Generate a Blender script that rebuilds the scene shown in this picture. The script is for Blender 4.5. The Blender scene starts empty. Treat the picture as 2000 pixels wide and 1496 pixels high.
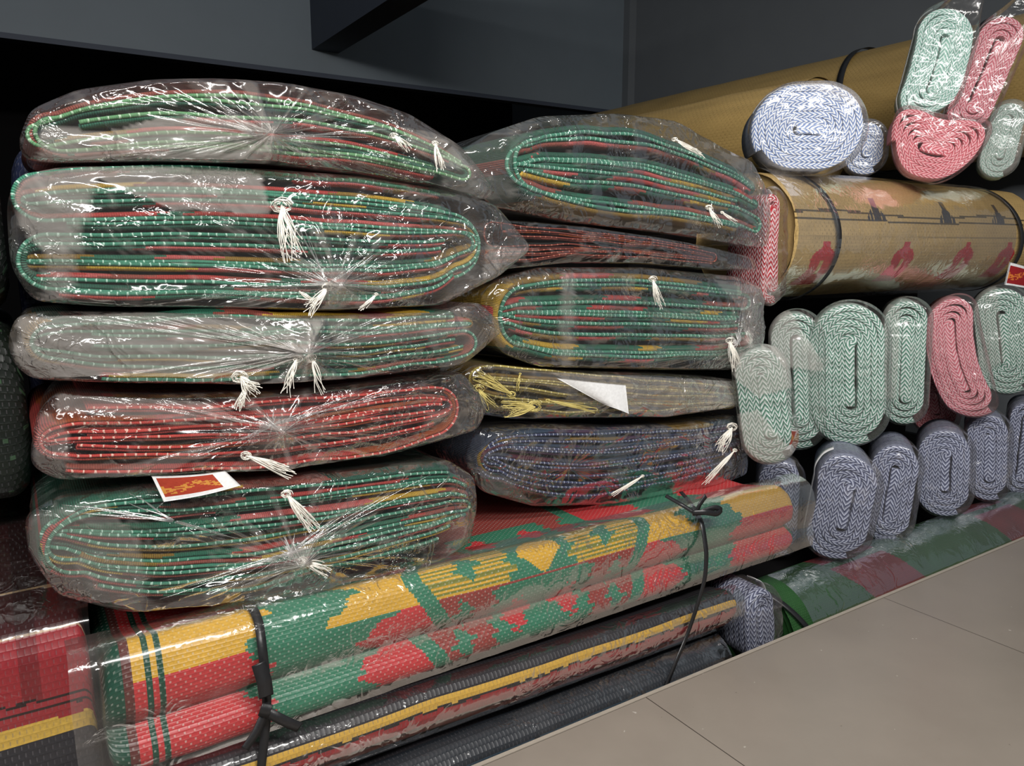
import bpy, math, random
import numpy as np

# ------------------------------------------------------------------ camera, world, lights, exposure
S = bpy.context.scene
COL = S.collection
YAW, PITCH, FPX = math.radians(33.0), math.radians(9.76), 1500.0
CAM = np.array([0.0, -1.0, 0.75])
cd = bpy.data.cameras.new('camera'); co = bpy.data.objects.new('camera', cd); COL.objects.link(co)
cd.sensor_width = 36.0; cd.lens = FPX / 2000 * 36; cd.clip_start = 0.02
co.location = CAM; co.rotation_euler = (math.pi/2 - PITCH, 0, -YAW)
S.camera = co
W = bpy.data.worlds.new('world'); S.world = W; W.use_nodes = True
W.node_tree.nodes['Background'].inputs[0].default_value = (0.80, 0.90, 1.0, 1)
W.node_tree.nodes['Background'].inputs[1].default_value = 0.12

def lamp(loc, target, sx, sy, power, col=(1, 0.97, 0.93), spread=180):
    l = bpy.data.lights.new('tube_or_fill_light', 'AREA'); l.shape = 'RECTANGLE'; l.size = sx; l.size_y = sy
    l.energy = power; l.color = col; l.spread = math.radians(spread)
    o = bpy.data.objects.new('tube_or_fill_light', l); COL.objects.link(o); o.location = loc
    d = np.array(target, float) - np.array(loc, float)
    import mathutils
    o.rotation_euler = mathutils.Vector(d).to_track_quat('-Z', 'Y').to_euler()
    return o
lamp((0.30, -1.40, 1.80), (0.6, 0.1, 0.5), 1.2, 0.10, 44)
lamp((1.0, -1.6, 1.75), (1.85, 0.1, 0.98), 1.2, 0.10, 3.6, spread=60)  # added lamp: narrow beam brightens the right-hand rugs, little reaches the tile
lamp((-1.1, -1.6, 2.0), (0.3, 0.0, 0.5), 0.9, 0.10, 12)  # added fill lamp for the left side
S.view_settings.view_transform = 'Standard'; S.view_settings.look = 'None'
S.view_settings.gamma = 1.0; S.view_settings.use_curve_mapping = False
S.view_settings.exposure = 0.12
S.cycles.transparent_max_bounces = 32
S.cycles.max_bounces = 8

# ------------------------------------------------------------------ geometry of the view (only to measure the place)
_f = np.array([math.sin(YAW)*math.cos(PITCH), math.cos(YAW)*math.cos(PITCH), -math.sin(PITCH)])
_r = np.array([math.cos(YAW), -math.sin(YAW), 0.0]); _u = np.cross(_r, _f)
def ray(px, py): return _f*FPX + _r*(px-1000) - _u*(py-748)
def at(px, py, Y): d = ray(px, py); return CAM + d*((Y-CAM[1])/d[1])
def atX(px, py, X): d = ray(px, py); return CAM + d*((X-CAM[0])/d[0])
def depth(P): return float((np.array(P)-CAM) @ _f)

# ------------------------------------------------------------------ noise
def _hash(ix, iy, iz, seed):
    h = (ix.astype(np.int64)*374761393 + iy.astype(np.int64)*668265263 + iz.astype(np.int64)*2147483647 + seed*1274126177) & 0xffffffff
    h = ((h ^ (h >> 13)) * 1274126177) & 0xffffffff
    h = h ^ (h >> 16)
    return (h & 0xffff) / 65535.0
def vnoise(x, y, z=None, seed=0):
    x = np.asarray(x, float); y = np.asarray(y, float)
    z = np.zeros_like(x) if z is None else np.asarray(z, float) + 0*x
    x, y = np.broadcast_arrays(x, y); z = np.broadcast_to(z, x.shape)
    ix, iy, iz = np.floor(x), np.floor(y), np.floor(z)
    fx, fy, fz = x-ix, y-iy, z-iz
    fx, fy, fz = (t*t*(3-2*t) for t in (fx, fy, fz))
    def H(a, b, c): return _hash(ix+a, iy+b, iz+c, seed)
    c00 = H(0,0,0)*(1-fx)+H(1,0,0)*fx; c10 = H(0,1,0)*(1-fx)+H(1,1,0)*fx
    c01 = H(0,0,1)*(1-fx)+H(1,0,1)*fx; c11 = H(0,1,1)*(1-fx)+H(1,1,1)*fx
    return ((c00*(1-fy)+c10*fy)*(1-fz) + (c01*(1-fy)+c11*fy)*fz)*2-1
def fbm(x, y, z=None, seed=0, oct=3):
    s, a, t = 0, 1.0, 0
    for k in range(oct):
        zz = None if z is None else np.asarray(z)*2**k
        s = s + a*vnoise(np.asarray(x)*2**k, np.asarray(y)*2**k, zz, seed+k*17); t += a; a *= .5
    return s/t
def ridge(n, p=3): return (1-np.abs(n))**p

# ------------------------------------------------------------------ object helpers
def lin(c):
    c = np.array(c, float)/255.0
    return tuple(np.where(c <= .04045, c/12.92, ((c+.055)/1.055)**2.4))
def thing(name, label, cat, loc=(0, 0, 0), group=None):
    assert 4 <= len(label.split()) <= 16, label
    o = bpy.data.objects.new(name, None); COL.objects.link(o); o.location = loc
    o.empty_display_size = .05
    o['label'] = label; o['category'] = cat
    if group: o['group'] = group
    return o
def mesh(name, V, F, mat, parent=None, uv=None, col=None, smooth=True, attr=None, label=None):
    """uv: per-vertex (n,2) or per-loop; col: per-face rgb; attr: dict name -> per-vertex float"""
    V = np.asarray(V, float)
    if parent is not None: V = V - np.array(parent.location)
    me = bpy.data.meshes.new(name)
    me.from_pydata(V.tolist(), [], F if isinstance(F, list) else F.tolist())
    if uv is not None:
        uv = np.asarray(uv, float); lay = me.uv_layers.new(name='UVMap')
        if len(uv) == len(V) and len(uv) != len(me.loops):
            li = np.empty(len(me.loops), np.int32); me.loops.foreach_get('vertex_index', li); uv = uv[li]
        lay.data.foreach_set('uv', uv.astype(np.float32).ravel())
    if col is not None:
        ca = me.color_attributes.new('Col', 'FLOAT_COLOR', 'CORNER')
        n = np.empty(len(me.polygons), np.int32); me.polygons.foreach_get('loop_total', n)
        c = np.repeat(np.asarray(col, float)[:, :3], n, axis=0)
        c = np.concatenate([c, np.ones((len(c), 1))], 1)
        ca.data.foreach_set('color', c.astype(np.float32).ravel())
    if attr:
        for k, v in attr.items():
            a = me.attributes.new(k, 'FLOAT', 'POINT'); a.data.foreach_set('value', np.asarray(v, np.float32).ravel())
    me.polygons.foreach_set('use_smooth', [smooth]*len(me.polygons))
    me.materials.append(mat); me.update()
    o = bpy.data.objects.new(name, me); COL.objects.link(o)
    if parent is not None: o.parent = parent
    if label: o['label'] = label
    return o
def grid_faces(n, m, close_m=False, close_n=False):
    I = np.arange(n*m).reshape(n, m)
    if close_m: I = np.concatenate([I, I[:, :1]], 1)
    if close_n: I = np.concatenate([I, I[:1]], 0)
    return np.stack([I[:-1, :-1], I[1:, :-1], I[1:, 1:], I[:-1, 1:]], -1).reshape(-1, 4)
def box(name, lo, hi, mat, parent=None, kind=None, bevel=0):
    x0, y0, z0 = lo; x1, y1, z1 = hi
    V = [(x0,y0,z0),(x1,y0,z0),(x1,y1,z0),(x0,y1,z0),(x0,y0,z1),(x1,y0,z1),(x1,y1,z1),(x0,y1,z1)]
    F = [(0,3,2,1),(4,5,6,7),(0,1,5,4),(1,2,6,5),(2,3,7,6),(3,0,4,7)]
    o = mesh(name, V, F, mat, parent, smooth=False)
    if bevel:
        b = o.modifiers.new('edge', 'BEVEL'); b.width = bevel; b.segments = 2
    if kind: o['kind'] = kind
    return o
def resample(P, ds=None, n=None):
    P = np.asarray(P, float); d = np.r_[0, np.cumsum(np.linalg.norm(np.diff(P, axis=0), axis=1))]
    k = np.r_[True, np.diff(d) > 1e-9]; P, d = P[k], d[k]
    if n is None: n = max(4, int(d[-1]/ds)+1)
    t = np.linspace(0, d[-1], n)
    return np.stack([np.interp(t, d, P[:, i]) for i in range(P.shape[1])], 1)
def resample2(P, ds):
    d = np.r_[0, np.cumsum(np.linalg.norm(np.diff(P[:, :2], axis=0), axis=1))]; k = np.r_[True, np.diff(d) > 1e-9]; P, d = P[k], d[k]
    t = np.linspace(0, d[-1], max(4, int(d[-1]/ds)+1)); return np.stack([np.interp(t, d, P[:, i]) for i in range(P.shape[1])], 1)
def smooth_path(P, it=6):
    P = P.copy()
    for _ in range(it): P[1:-1] = .25*P[:-2]+.5*P[1:-1]+.25*P[2:]
    return P
def normals2(P):
    T = np.gradient(P, axis=0); T /= np.linalg.norm(T, axis=1, keepdims=True)+1e-12
    return np.stack([-T[:, 1], T[:, 0]], 1)
def arclen(P): return np.r_[0, np.cumsum(np.linalg.norm(np.diff(P, axis=0), axis=1))]
class Frame:
    """origin + three axes; local (a, d, b) -> world: a sideways, d into depth, b up"""
    def __init__(s, o, ex=(1, 0, 0), ey=(0, 1, 0), ez=(0, 0, 1)):
        s.o, s.ex, s.ey, s.ez = (np.array(v, float) for v in (o, ex, ey, ez))
    def __call__(s, a, d, b):
        a, d, b = np.broadcast_arrays(np.asarray(a, float), np.asarray(d, float), np.asarray(b, float))
        return s.o + a[..., None]*s.ex + d[..., None]*s.ey + b[..., None]*s.ez

def tubes(paths, rad, sides=4, taper=.5):
    V, F = [], []
    for P in paths:
        P = np.asarray(P, float); n = len(P); T = np.gradient(P, axis=0); T /= np.linalg.norm(T, axis=1, keepdims=True)+1e-12
        A = np.cross(T, [0.31, 0.2, 0.93]); A /= np.linalg.norm(A, axis=1, keepdims=True)+1e-12; B = np.cross(T, A)
        r = rad*np.linspace(1, taper, n)[:, None, None]; an = np.arange(sides)*2*math.pi/sides
        R = P[:, None] + r*(np.cos(an)[None, :, None]*A[:, None] + np.sin(an)[None, :, None]*B[:, None])
        b = len(V); V += R.reshape(-1, 3).tolist(); F += (grid_faces(n, sides, True)+b).tolist()
        F += [tuple(b+i for i in range(sides))[::-1], tuple(b+(n-1)*sides+i for i in range(sides))]
    return V, F

# ------------------------------------------------------------------ materials
def newmat(name):
    m = bpy.data.materials.new(name); m.use_nodes = True; nt = m.node_tree; nt.nodes.clear()
    out = nt.nodes.new('ShaderNodeOutputMaterial'); return m, nt, out
class N:
    def __init__(s, nt): s.nt = nt
    def n(s, t, **kw):
        x = s.nt.nodes.new('ShaderNode'+t)
        for k, v in kw.items(): setattr(x, k, v)
        return x
    def l(s, a, b): s.nt.links.new(a, b)
    def put(s, v, sock):
        if hasattr(v, 'is_output'): s.l(v, sock)
        elif v is not None: sock.default_value = v
    def math(s, op, a, b=None, c=None, clamp=False):
        x = s.n('Math', operation=op, use_clamp=clamp); s.put(a, x.inputs[0])
        if b is not None: s.put(b, x.inputs[1])
        if c is not None: s.put(c, x.inputs[2])
        return x.outputs[0]
    def mix(s, f, a, b):
        x = s.n('Mix', data_type='RGBA'); s.put(f, x.inputs[0])
        s.put((*a, 1) if isinstance(a, tuple) and len(a) == 3 else a, x.inputs[6]); s.put((*b, 1) if isinstance(b, tuple) and len(b) == 3 else b, x.inputs[7])
        return x.outputs[2]
    def uv(s):
        t = s.n('TexCoord'); x = s.n('SeparateXYZ'); s.l(t.outputs['UV'], x.inputs[0]); return x.outputs[0], x.outputs[1], t
    def noise(s, vec, scale, detail=2, rough=.5, dist=0):
        x = s.n('TexNoise'); 
        if vec is not None: s.l(vec, x.inputs['Vector'])
        x.inputs['Scale'].default_value = scale; x.inputs['Detail'].default_value = detail
        x.inputs['Roughness'].default_value = rough; x.inputs['Distortion'].default_value = dist
        return x.outputs[0]
    def bump(s, h, dist, strength=1.0, normal=None):
        x = s.n('Bump'); s.put(h, x.inputs['Height']); x.inputs['Distance'].default_value = dist; x.inputs['Strength'].default_value = strength
        if normal is not None: s.l(normal, x.inputs['Normal'])
        return x.outputs[0]
    def pbsdf(s, col, rough, normal=None, spec=.5):
        x = s.n('BsdfPrincipled'); s.put((*col, 1) if isinstance(col, tuple) and len(col) == 3 else col, x.inputs['Base Color'])
        s.put(rough, x.inputs['Roughness']); x.inputs['Specular IOR Level'].default_value = spec
        if normal is not None: s.l(normal, x.inputs['Normal'])
        return x.outputs[0]

def mat_plain(name, rgb, rough=.6, noise_scale=40, var=.15, bump=.0006, spec=.4):
    m, nt, out = newmat(name); k = N(nt); t = k.n('TexCoord')
    no = k.noise(t.outputs['Object'], noise_scale, 4)
    c = lin(rgb); col = k.mix(no, tuple(v*(1-var) for v in c), tuple(min(1, v*(1+var)) for v in c))
    k.l(k.pbsdf(col, rough, k.bump(no, bump), spec), out.inputs[0]); return m
def mat_cloth():
    """body of a folded mat: colour of each woven block, fine weft ribs"""
    m, nt, out = newmat('woven_cloth'); k = N(nt); u, v, t = k.uv()
    a = k.n('Attribute', attribute_name='Col')
    rib = k.math('SINE', k.math('MULTIPLY', u, 2*math.pi/.0026))
    no = k.noise(t.outputs['Object'], 260, 3)
    f = k.math('ADD', k.math('MULTIPLY', rib, .14), k.math('MULTIPLY', no, .7), clamp=True)
    dark = k.n('Mix', data_type='RGBA', blend_type='MULTIPLY'); dark.inputs[0].default_value = 1
    k.l(a.outputs['Color'], dark.inputs[6]); k.l(k.mix(f, (.55, .55, .55), (1.25, 1.25, 1.25)), dark.inputs[7])
    h = k.math('ADD', rib, k.math('MULTIPLY', no, 2))
    k.l(k.pbsdf(dark.outputs[2], .62, k.bump(h, .0007), .35), out.inputs[0]); return m
def mat_binding(name, rgb, thread, pitch=.0105):
    """overcast edge binding: coloured cord, pale stitches across it"""
    m, nt, out = newmat(name); k = N(nt); u, v, t = k.uv()
    jit = k.noise(t.outputs['UV'], 60, 2)
    fr = k.math('FRACT', k.math('ADD', k.math('DIVIDE', u, pitch), k.math('MULTIPLY', jit, .8)))
    st = k.math('LESS_THAN', fr, .17)
    patch = k.math('GREATER_THAN', k.noise(t.outputs['Object'], 9, 1), .36)
    st = k.math('MULTIPLY', st, patch)
    no = k.noise(t.outputs['Object'], 300, 3); c = lin(rgb)
    base = k.mix(no, tuple(x*.65 for x in c), tuple(x*1.35 for x in c))
    rib = k.math('SINE', k.math('MULTIPLY', u, 2*math.pi/.0022))
    h = k.math('ADD', k.math('MULTIPLY', rib, .5), k.math('MULTIPLY', st, 1.5))
    k.l(k.pbsdf(k.mix(st, base, lin(thread)), .55, k.bump(h, .0006), .4), out.inputs[0]); return m
def mat_straw(name='woven_straw', dash=(.0115, .0048), dashcol=(205, 205, 195), amt=.5, rough=.38):
    """flat woven polypropylene straw: colour per woven cell, thin light warp dashes between the cells"""
    m, nt, out = newmat(name); k = N(nt); u, v, t = k.uv()
    a = k.n('Attribute', attribute_name='Col')
    row = k.math('FLOOR', k.math('DIVIDE', v, dash[1]))
    off = k.math('MULTIPLY', k.math('MODULO', row, 2.0), .5)
    fu = k.math('FRACT', k.math('ADD', k.math('DIVIDE', u, dash[0]), off)); fv = k.math('FRACT', k.math('DIVIDE', v, dash[1]))
    d = k.math('MULTIPLY', k.math('LESS_THAN', fu, .20), k.math('LESS_THAN', k.math('ABSOLUTE', k.math('SUBTRACT', fv, .5)), .26))
    no = k.noise(t.outputs['Object'], 300, 3)
    big = k.noise(t.outputs['Object'], 14, 2)
    dd = k.math('MULTIPLY', k.math('MULTIPLY', d, amt), k.math('MULTIPLY_ADD', big, 1.6, -.2, clamp=True))
    mul = k.n('Mix', data_type='RGBA', blend_type='MULTIPLY'); mul.inputs[0].default_value = 1
    k.l(a.outputs['Color'], mul.inputs[6]); k.l(k.mix(no, (.68, .68, .68), (1.25, 1.25, 1.25)), mul.inputs[7])
    pu = k.math('ABSOLUTE', k.math('SINE', k.math('MULTIPLY', k.math('ADD', k.math('DIVIDE', u, dash[0]), off), math.pi)))
    pv = k.math('ABSOLUTE', k.math('SINE', k.math('MULTIPLY', k.math('DIVIDE', v, dash[1]), math.pi)))
    h = k.math('ADD', k.math('POWER', pu, .5), k.math('POWER', pv, .5))
    k.l(k.pbsdf(k.mix(dd, mul.outputs[2], lin(dashcol)), rough, k.bump(h, .0004), .45), out.inputs[0]); return m
def mat_rug(name, light, dark, pitch=.0115, cord=.0068):
    """twisted chenille cords: light and dark yarn alternating in a herringbone"""
    m, nt, out = newmat(name); k = N(nt); u, v, t = k.uv()
    w = k.math('DIVIDE', v, cord)
    tri = k.math('ABSOLUTE', k.math('SUBTRACT', k.math('FRACT', k.math('MULTIPLY', w, .5)), .5))
    jit = k.math('MULTIPLY', k.noise(t.outputs['UV'], 45, 2), .5)
    ph = k.math('ADD', k.math('ADD', k.math('DIVIDE', u, pitch), k.math('MULTIPLY', tri, 2.2)), jit)
    sn = k.math('SINE', k.math('MULTIPLY', ph, 2*math.pi))
    f = k.math('MULTIPLY_ADD', sn, 2.0, .75, clamp=True)
    no = k.noise(t.outputs['Object'], 420, 3)
    cl = k.mix(no, tuple(x*.78 for x in lin(light)), tuple(min(.95, x*1.15) for x in lin(light)))
    cdk = k.mix(no, tuple(x*.7 for x in lin(dark)), tuple(x*1.3 for x in lin(dark)))
    rope = k.math('ABSOLUTE', k.math('SINE', k.math('MULTIPLY', w, math.pi)))
    h = k.math('ADD', k.math('ADD', k.math('MULTIPLY', k.math('ABSOLUTE', sn), .8), k.math('MULTIPLY', rope, 1.2)), k.math('MULTIPLY', no, .6))
    k.l(k.pbsdf(k.mix(f, cdk, cl), .75, k.bump(h, .0014), .25), out.inputs[0]); return m
def mat_film(name, haze=.10, patch=.25, gloss=.07, tint=(215, 208, 202), wr=1.0, rough=.12, fk=.7):
    """thin clear plastic film: see-through, a little milky where it lies doubled, sharp wrinkled highlights"""
    m, nt, out = newmat(name); k = N(nt); t = k.n('TexCoord')
    hz = k.n('Attribute', attribute_name='fold')
    def crease(sc, p, dist):
        x = k.noise(t.outputs['Object'], sc, 2, .5, dist)
        x = k.math('SUBTRACT', 1.0, k.math('MULTIPLY', k.math('ABSOLUTE', k.math('SUBTRACT', x, .5)), 5.0), clamp=True)
        return k.math('POWER', x, p)
    n1 = k.noise(t.outputs['Object'], 9, 2, .5, .6)
    msk = k.math('MULTIPLY_ADD', k.noise(t.outputs['Object'], 10, 2), 6.0, -3.1, clamp=True)
    msk2 = k.math('MULTIPLY_ADD', k.noise(t.outputs['Object'], 5.5, 2, .5, .5), 4.0, -1.6, clamp=True)
    h = k.math('ADD', k.math('MULTIPLY', n1, .012*wr), k.math('ADD', k.math('MULTIPLY', k.math('MULTIPLY', crease(22, 2.0, 1.2), msk2), .0032*wr), k.math('MULTIPLY', k.math('MULTIPLY', crease(70, 2.0, .8), msk), .0010*wr)))
    nor = k.bump(h, 1.0, 1.0)
    pm = k.noise(t.outputs['Object'], 6, 3, .6, .4)
    pmask = k.math('MULTIPLY', k.math('MULTIPLY_ADD', pm, 5.0, -2.6, clamp=True), patch)
    al = k.math('ADD', k.math('ADD', pmask, haze), hz.outputs['Fac'], clamp=True)
    dif = k.n('BsdfDiffuse'); dif.inputs[0].default_value = (*lin(tint), 1); k.l(nor, dif.inputs['Normal'])
    trl = k.n('BsdfTranslucent'); trl.inputs[0].default_value = (*lin(tint), 1)
    mk = k.n('MixShader'); mk.inputs[0].default_value = .35; k.l(dif.outputs[0], mk.inputs[1]); k.l(trl.outputs[0], mk.inputs[2])
    tr = k.n('BsdfTransparent'); tr.inputs[0].default_value = (.97, .97, .97, 1)
    m1 = k.n('MixShader'); k.l(al, m1.inputs[0]); k.l(tr.outputs[0], m1.inputs[1]); k.l(mk.outputs[0], m1.inputs[2])
    fr = k.n('Fresnel'); fr.inputs[0].default_value = 1.45; k.l(nor, fr.inputs['Normal'])
    gl = k.n('BsdfGlossy'); gl.inputs['Color'].default_value = (1, 1, 1, 1); gl.inputs['Roughness'].default_value = rough; k.l(nor, gl.inputs['Normal'])
    fac = k.math('MULTIPLY_ADD', fr.outputs[0], fk, gloss-.045, clamp=True)
    fac = k.math('MINIMUM', fac, .45)
    m2 = k.n('MixShader'); k.l(fac, m2.inputs[0]); k.l(m1.outputs[0], m2.inputs[1]); k.l(gl.outputs[0], m2.inputs[2])
    k.l(m2.outputs[0], out.inputs[0]); return m
def mat_tile():
    m, nt, out = newmat('floor_tile'); k = N(nt); t = k.n('TexCoord'); x = k.n('SeparateXYZ'); k.l(t.outputs['Object'], x.inputs[0])
    no = k.noise(t.outputs['Object'], 7, 5, .6); sp = k.noise(t.outputs['Object'], 90, 3, .6)
    base = k.mix(no, lin((136, 127, 117)), lin((154, 144, 133)))
    spots = k.math('GREATER_THAN', sp, .735)
    base = k.mix(k.math('MULTIPLY', spots, .6), base, lin((85, 78, 72)))
    pale = k.math('MULTIPLY', k.math('GREATER_THAN', k.noise(t.outputs['Object'], 46, 2), .74), .5)
    base = k.mix(pale, base, lin((215, 208, 200)))
    gap = k.math('LESS_THAN', k.math('ABSOLUTE', k.math('SUBTRACT', k.math('FRACT', k.math('DIVIDE', k.math('SUBTRACT', x.outputs[0], .845), .70)), .5)), .4988)
    gy = k.math('LESS_THAN', k.math('ABSOLUTE', k.math('SUBTRACT', k.math('FRACT', k.math('DIVIDE', k.math('ADD', x.outputs[1], .118), .70)), .5)), .4988)
    g = k.math('MULTIPLY', gap, gy)
    col = k.mix(g, lin((60, 52, 46)), base)
    h = k.math('ADD', k.math('MULTIPLY', g, 1.0), k.math('MULTIPLY', sp, .05))
    k.l(k.pbsdf(col, k.math('MULTIPLY_ADD', no, .25, .22), k.bump(h, .0012), .4), out.inputs[0]); return m
def mat_col(name, rough=.5, spec=.4, bump=.0005):
    m, nt, out = newmat(name); k = N(nt); t = k.n('TexCoord'); a = k.n('Attribute', attribute_name='Col')
    no = k.noise(t.outputs['Object'], 200, 3)
    mul = k.n('Mix', data_type='RGBA', blend_type='MULTIPLY'); mul.inputs[0].default_value = 1
    k.l(a.outputs['Color'], mul.inputs[6]); k.l(k.mix(no, (.8, .8, .8), (1.15, 1.15, 1.15)), mul.inputs[7])
    k.l(k.pbsdf(mul.outputs[2], rough, k.bump(no, bump), spec), out.inputs[0]); return m

M_CLOTH = mat_cloth()
M_STRAW = mat_straw()
M_STRAW_DARK = mat_straw('ribbed_black_straw', (.007, .010), (110, 108, 112), .45, .42)
M_BEIGE = mat_straw('beige_straw_weave', (.016, .0085), (96, 76, 40), .6, .45)
M_GREENROLL = mat_straw('fine_green_straw', (.006, .005), (70, 110, 70), .3, .45)
BIND = {'green': mat_binding('green_stitched_edge', (62, 128, 104), (176, 214, 196)),
        'lime': mat_binding('light_green_stitched_edge', (98, 150, 104), (190, 222, 190)),
        'red': mat_binding('red_stitched_edge', (188, 66, 60), (238, 190, 175), .012),
        'brown': mat_binding('brown_stitched_edge', (120, 52, 40), (190, 120, 100), .012),
        'navy': mat_binding('navy_stitched_edge', (58, 66, 100), (190, 198, 215), .0095),
        'olive': mat_binding('olive_stitched_edge', (170, 154, 82), (230, 218, 160), .014)}
RUG = {'blue': mat_rug('blue_white_chenille', (232, 237, 250), (118, 140, 186)),
       'slate': mat_rug('slate_white_chenille', (196, 202, 224), (84, 90, 120)),
       'green': mat_rug('green_white_chenille', (226, 242, 234), (84, 138, 118)),
       'mint': mat_rug('pale_mint_chenille', (222, 244, 236), (136, 182, 168)),
       'pink': mat_rug('pink_chenille', (246, 190, 196), (204, 108, 122)),
       'rose': mat_rug('rose_chenille', (244, 176, 182), (196, 92, 104)),
       'redwhite': mat_rug('red_white_chenille', (236, 208, 210), (182, 42, 54))}
M_BACK = mat_plain('white_backing_cloth', (214, 214, 214), .7)
FILM = {'clear': mat_film('clear_bag_film', .02, .07), 'mid': mat_film('bag_film', .03, .12), 'milky': mat_film('milky_bag_film', .10, .30, .07),
        'wrap': mat_film('stretched_bag_film', .012, .03, .055, wr=.40, fk=.45),
        'rug': mat_film('rug_bag_film', .04, .14, .05, wr=.38, fk=.55)}
M_STRAP = mat_plain('black_plastic_strap', (34, 34, 36), .38, 120, .3, .0004, .5)
M_STRING = mat_plain('white_string', (240, 236, 226), .6, 200, .12)
M_CREAM = mat_plain('cream_yarn', (206, 190, 118), .65, 200, .2)
M_TUFT = mat_film('gathered_film', .35, .35, .10, (235, 232, 230))
M_PLEAT = mat_film('drawn_film', .12, .1, .30, (240, 240, 240), .3, .16)
M_CARD = mat_col('printed_paper', .55)
M_PANEL = mat_plain('grey_painted_sheet', (104, 113, 120), .55, 8, .06, .0003, .3)
M_PANELR = mat_plain('grey_wall_sheet', (98, 102, 106), .6, 8, .06, .0003, .3)
M_BEAM = mat_plain('dark_grey_beam_paint', (60, 66, 78), .6, 8, .08, .0003, .3)
M_BLACK = mat_plain('unlit_recess_black', (18, 17, 18), .9, 6, .2, .0003, .1)  # near-black colour stands in for the unlit depth of the recess
M_TILE = mat_tile()
M_EDGE = mat_plain('pale_tile_edge', (170, 160, 147), .5, 60, .12)

# ------------------------------------------------------------------ the setting
PY = 2.56
pz = at(600, 140, PY)[2]
def struct(o, kind='structure'): o['kind'] = kind; return o
# tiled floor: a slab whose straight edge stands in front of the lower pile
struct(box('floor', (-3.0, -3.6, -.16), (4.0, -.118, 0), M_TILE))
struct(box('trim_1', (-3.0, -.118, -.16), (4.0, -.111, .0015), M_EDGE))
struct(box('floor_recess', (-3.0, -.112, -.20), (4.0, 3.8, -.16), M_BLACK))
WX = 3.12
struct(box('wall_back', (-3.0, PY, pz), (WX, PY+.05, 3.2), M_PANEL))
struct(box('trim_2', (-3.0, PY-.012, pz-.02), (WX, PY+.05, pz+.0), M_BEAM))
struct(box('wall_right', (WX, -.6, 0.0), (WX+.05, 3.8, 3.2), M_PANELR))
struct(box('trim_3', (WX-.05, PY-.05, pz-.02), (WX, PY, 3.2), M_PANELR))
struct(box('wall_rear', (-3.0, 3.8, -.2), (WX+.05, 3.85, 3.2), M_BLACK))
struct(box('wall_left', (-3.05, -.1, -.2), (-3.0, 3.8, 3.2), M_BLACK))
b0, b1 = at(612, 95, PY-.02), at(660, 103, PY-.02)
struct(box('beam', (b0[0], .55, b0[2]), (b1[0]+.01, PY, b0[2]+.28), M_BEAM))

# ------------------------------------------------------------------ plastic film
def film(t, name, outline, knot, fr, mat, pinch=.02, gap=.010, back=.14, seed=0, crease=.006, folds=(), nth=240, nr=46, bulge=.006, fold_amt=.30, soft=.9):
    """outline: closed loop in local (a, b); the front sheet runs from the gathered knot out to it, the sides run back into depth"""
    O = np.asarray(outline, float); O = np.vstack([O, O[:1]]); O = resample(O, n=nth+1)[:-1]
    for _ in range(4): O = .25*np.roll(O, 1, 0)+.5*O+.25*np.roll(O, -1, 0)
    kn = np.asarray(knot, float); rad = np.linalg.norm(O-kn, axis=1)
    th = np.arange(nth)/nth
    r = np.linspace(.006, 1, nr)**.9
    A = kn[0] + (O[:, 0]-kn[0])[None]*r[:, None]; B = kn[1] + (O[:, 1]-kn[1])[None]*r[:, None]
    D = r[:, None]*rad[None]; TH = np.broadcast_to(th[None]*nth, D.shape)
    # ridges that run out from the knot, fading with distance, plus crumples that follow no direction
    pinw = 1.0 if pinch > 0 else .25
    c1 = ridge(vnoise(TH*.16, D*5, seed=seed), 3)*.6+ridge(vnoise(TH*.38, D*9, seed=seed+3), 2)*.4
    rad_f = np.minimum(1, D/.02)*np.exp(-D/.16)
    w1 = ridge(fbm(A*14, B*26, seed=seed+5), 3); w2 = ridge(fbm(A*44, B*44, seed=seed+9, oct=2), 2)
    low = fbm(A*7, B*7, seed=seed+21, oct=2)
    Y = -(gap + bulge*(1-r[:, None]**3) + crease*pinw*1.6*c1*rad_f + crease*.9*w1 + crease*.12*w2 + .006*low)
    edge = np.clip((1-r[:, None])/.08, 0, 1)
    Y = Y*(.25+.75*edge)
    if pinch > 0: Y = Y - pinch*np.exp(-(D/.016)**2) - pinch*.4*np.exp(-(D/.05)**2)
    F0 = np.zeros_like(A)
    for f in folds:
        poly, am = f
        F0 = np.maximum(F0, am*inpoly(A, B, np.asarray(poly)))
    if pinch > 0: F0 = F0 + .35*np.exp(-(D/.022)**2) + .22*np.exp(-(D/.10)**2)*(c1 > .62)
    F0 += .10*(w1 > .90) 
    # sides
    cen = O.mean(0); AA, BB, YY, FF = [A], [B], [Y], [F0]
    for i, d in enumerate(np.array([.006, .02, .04, .07, .10, .14])*back/.14):
        s = [.999, .994, .988, .985, .983, .98][i]
        wob = .004*fbm(O[:, 0]*20, O[:, 1]*20, d*30, seed=seed+40)*min(1, i/2)
        nv = (O-cen); nv /= np.linalg.norm(nv, axis=1, keepdims=True)
        Q = cen + (O-cen)*s + nv*(wob-.003*min(i, 2)/2)[:, None]
        AA.append(Q[None, :, 0]); BB.append(Q[None, :, 1]); YY.append(np.full((1, nth), d)); FF.append(np.full((1, nth), .02))
    A, B, Y, F0 = (np.concatenate(x, 0) for x in (AA, BB, YY, FF))
    V = fr(A, Y, B).reshape(-1, 3); n = A.shape[0]
    faces = grid_faces(n, nth, True).tolist() + [tuple(range(nth))]
    return mesh(name, V, faces, mat, t, attr={'fold': F0.ravel()})
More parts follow.
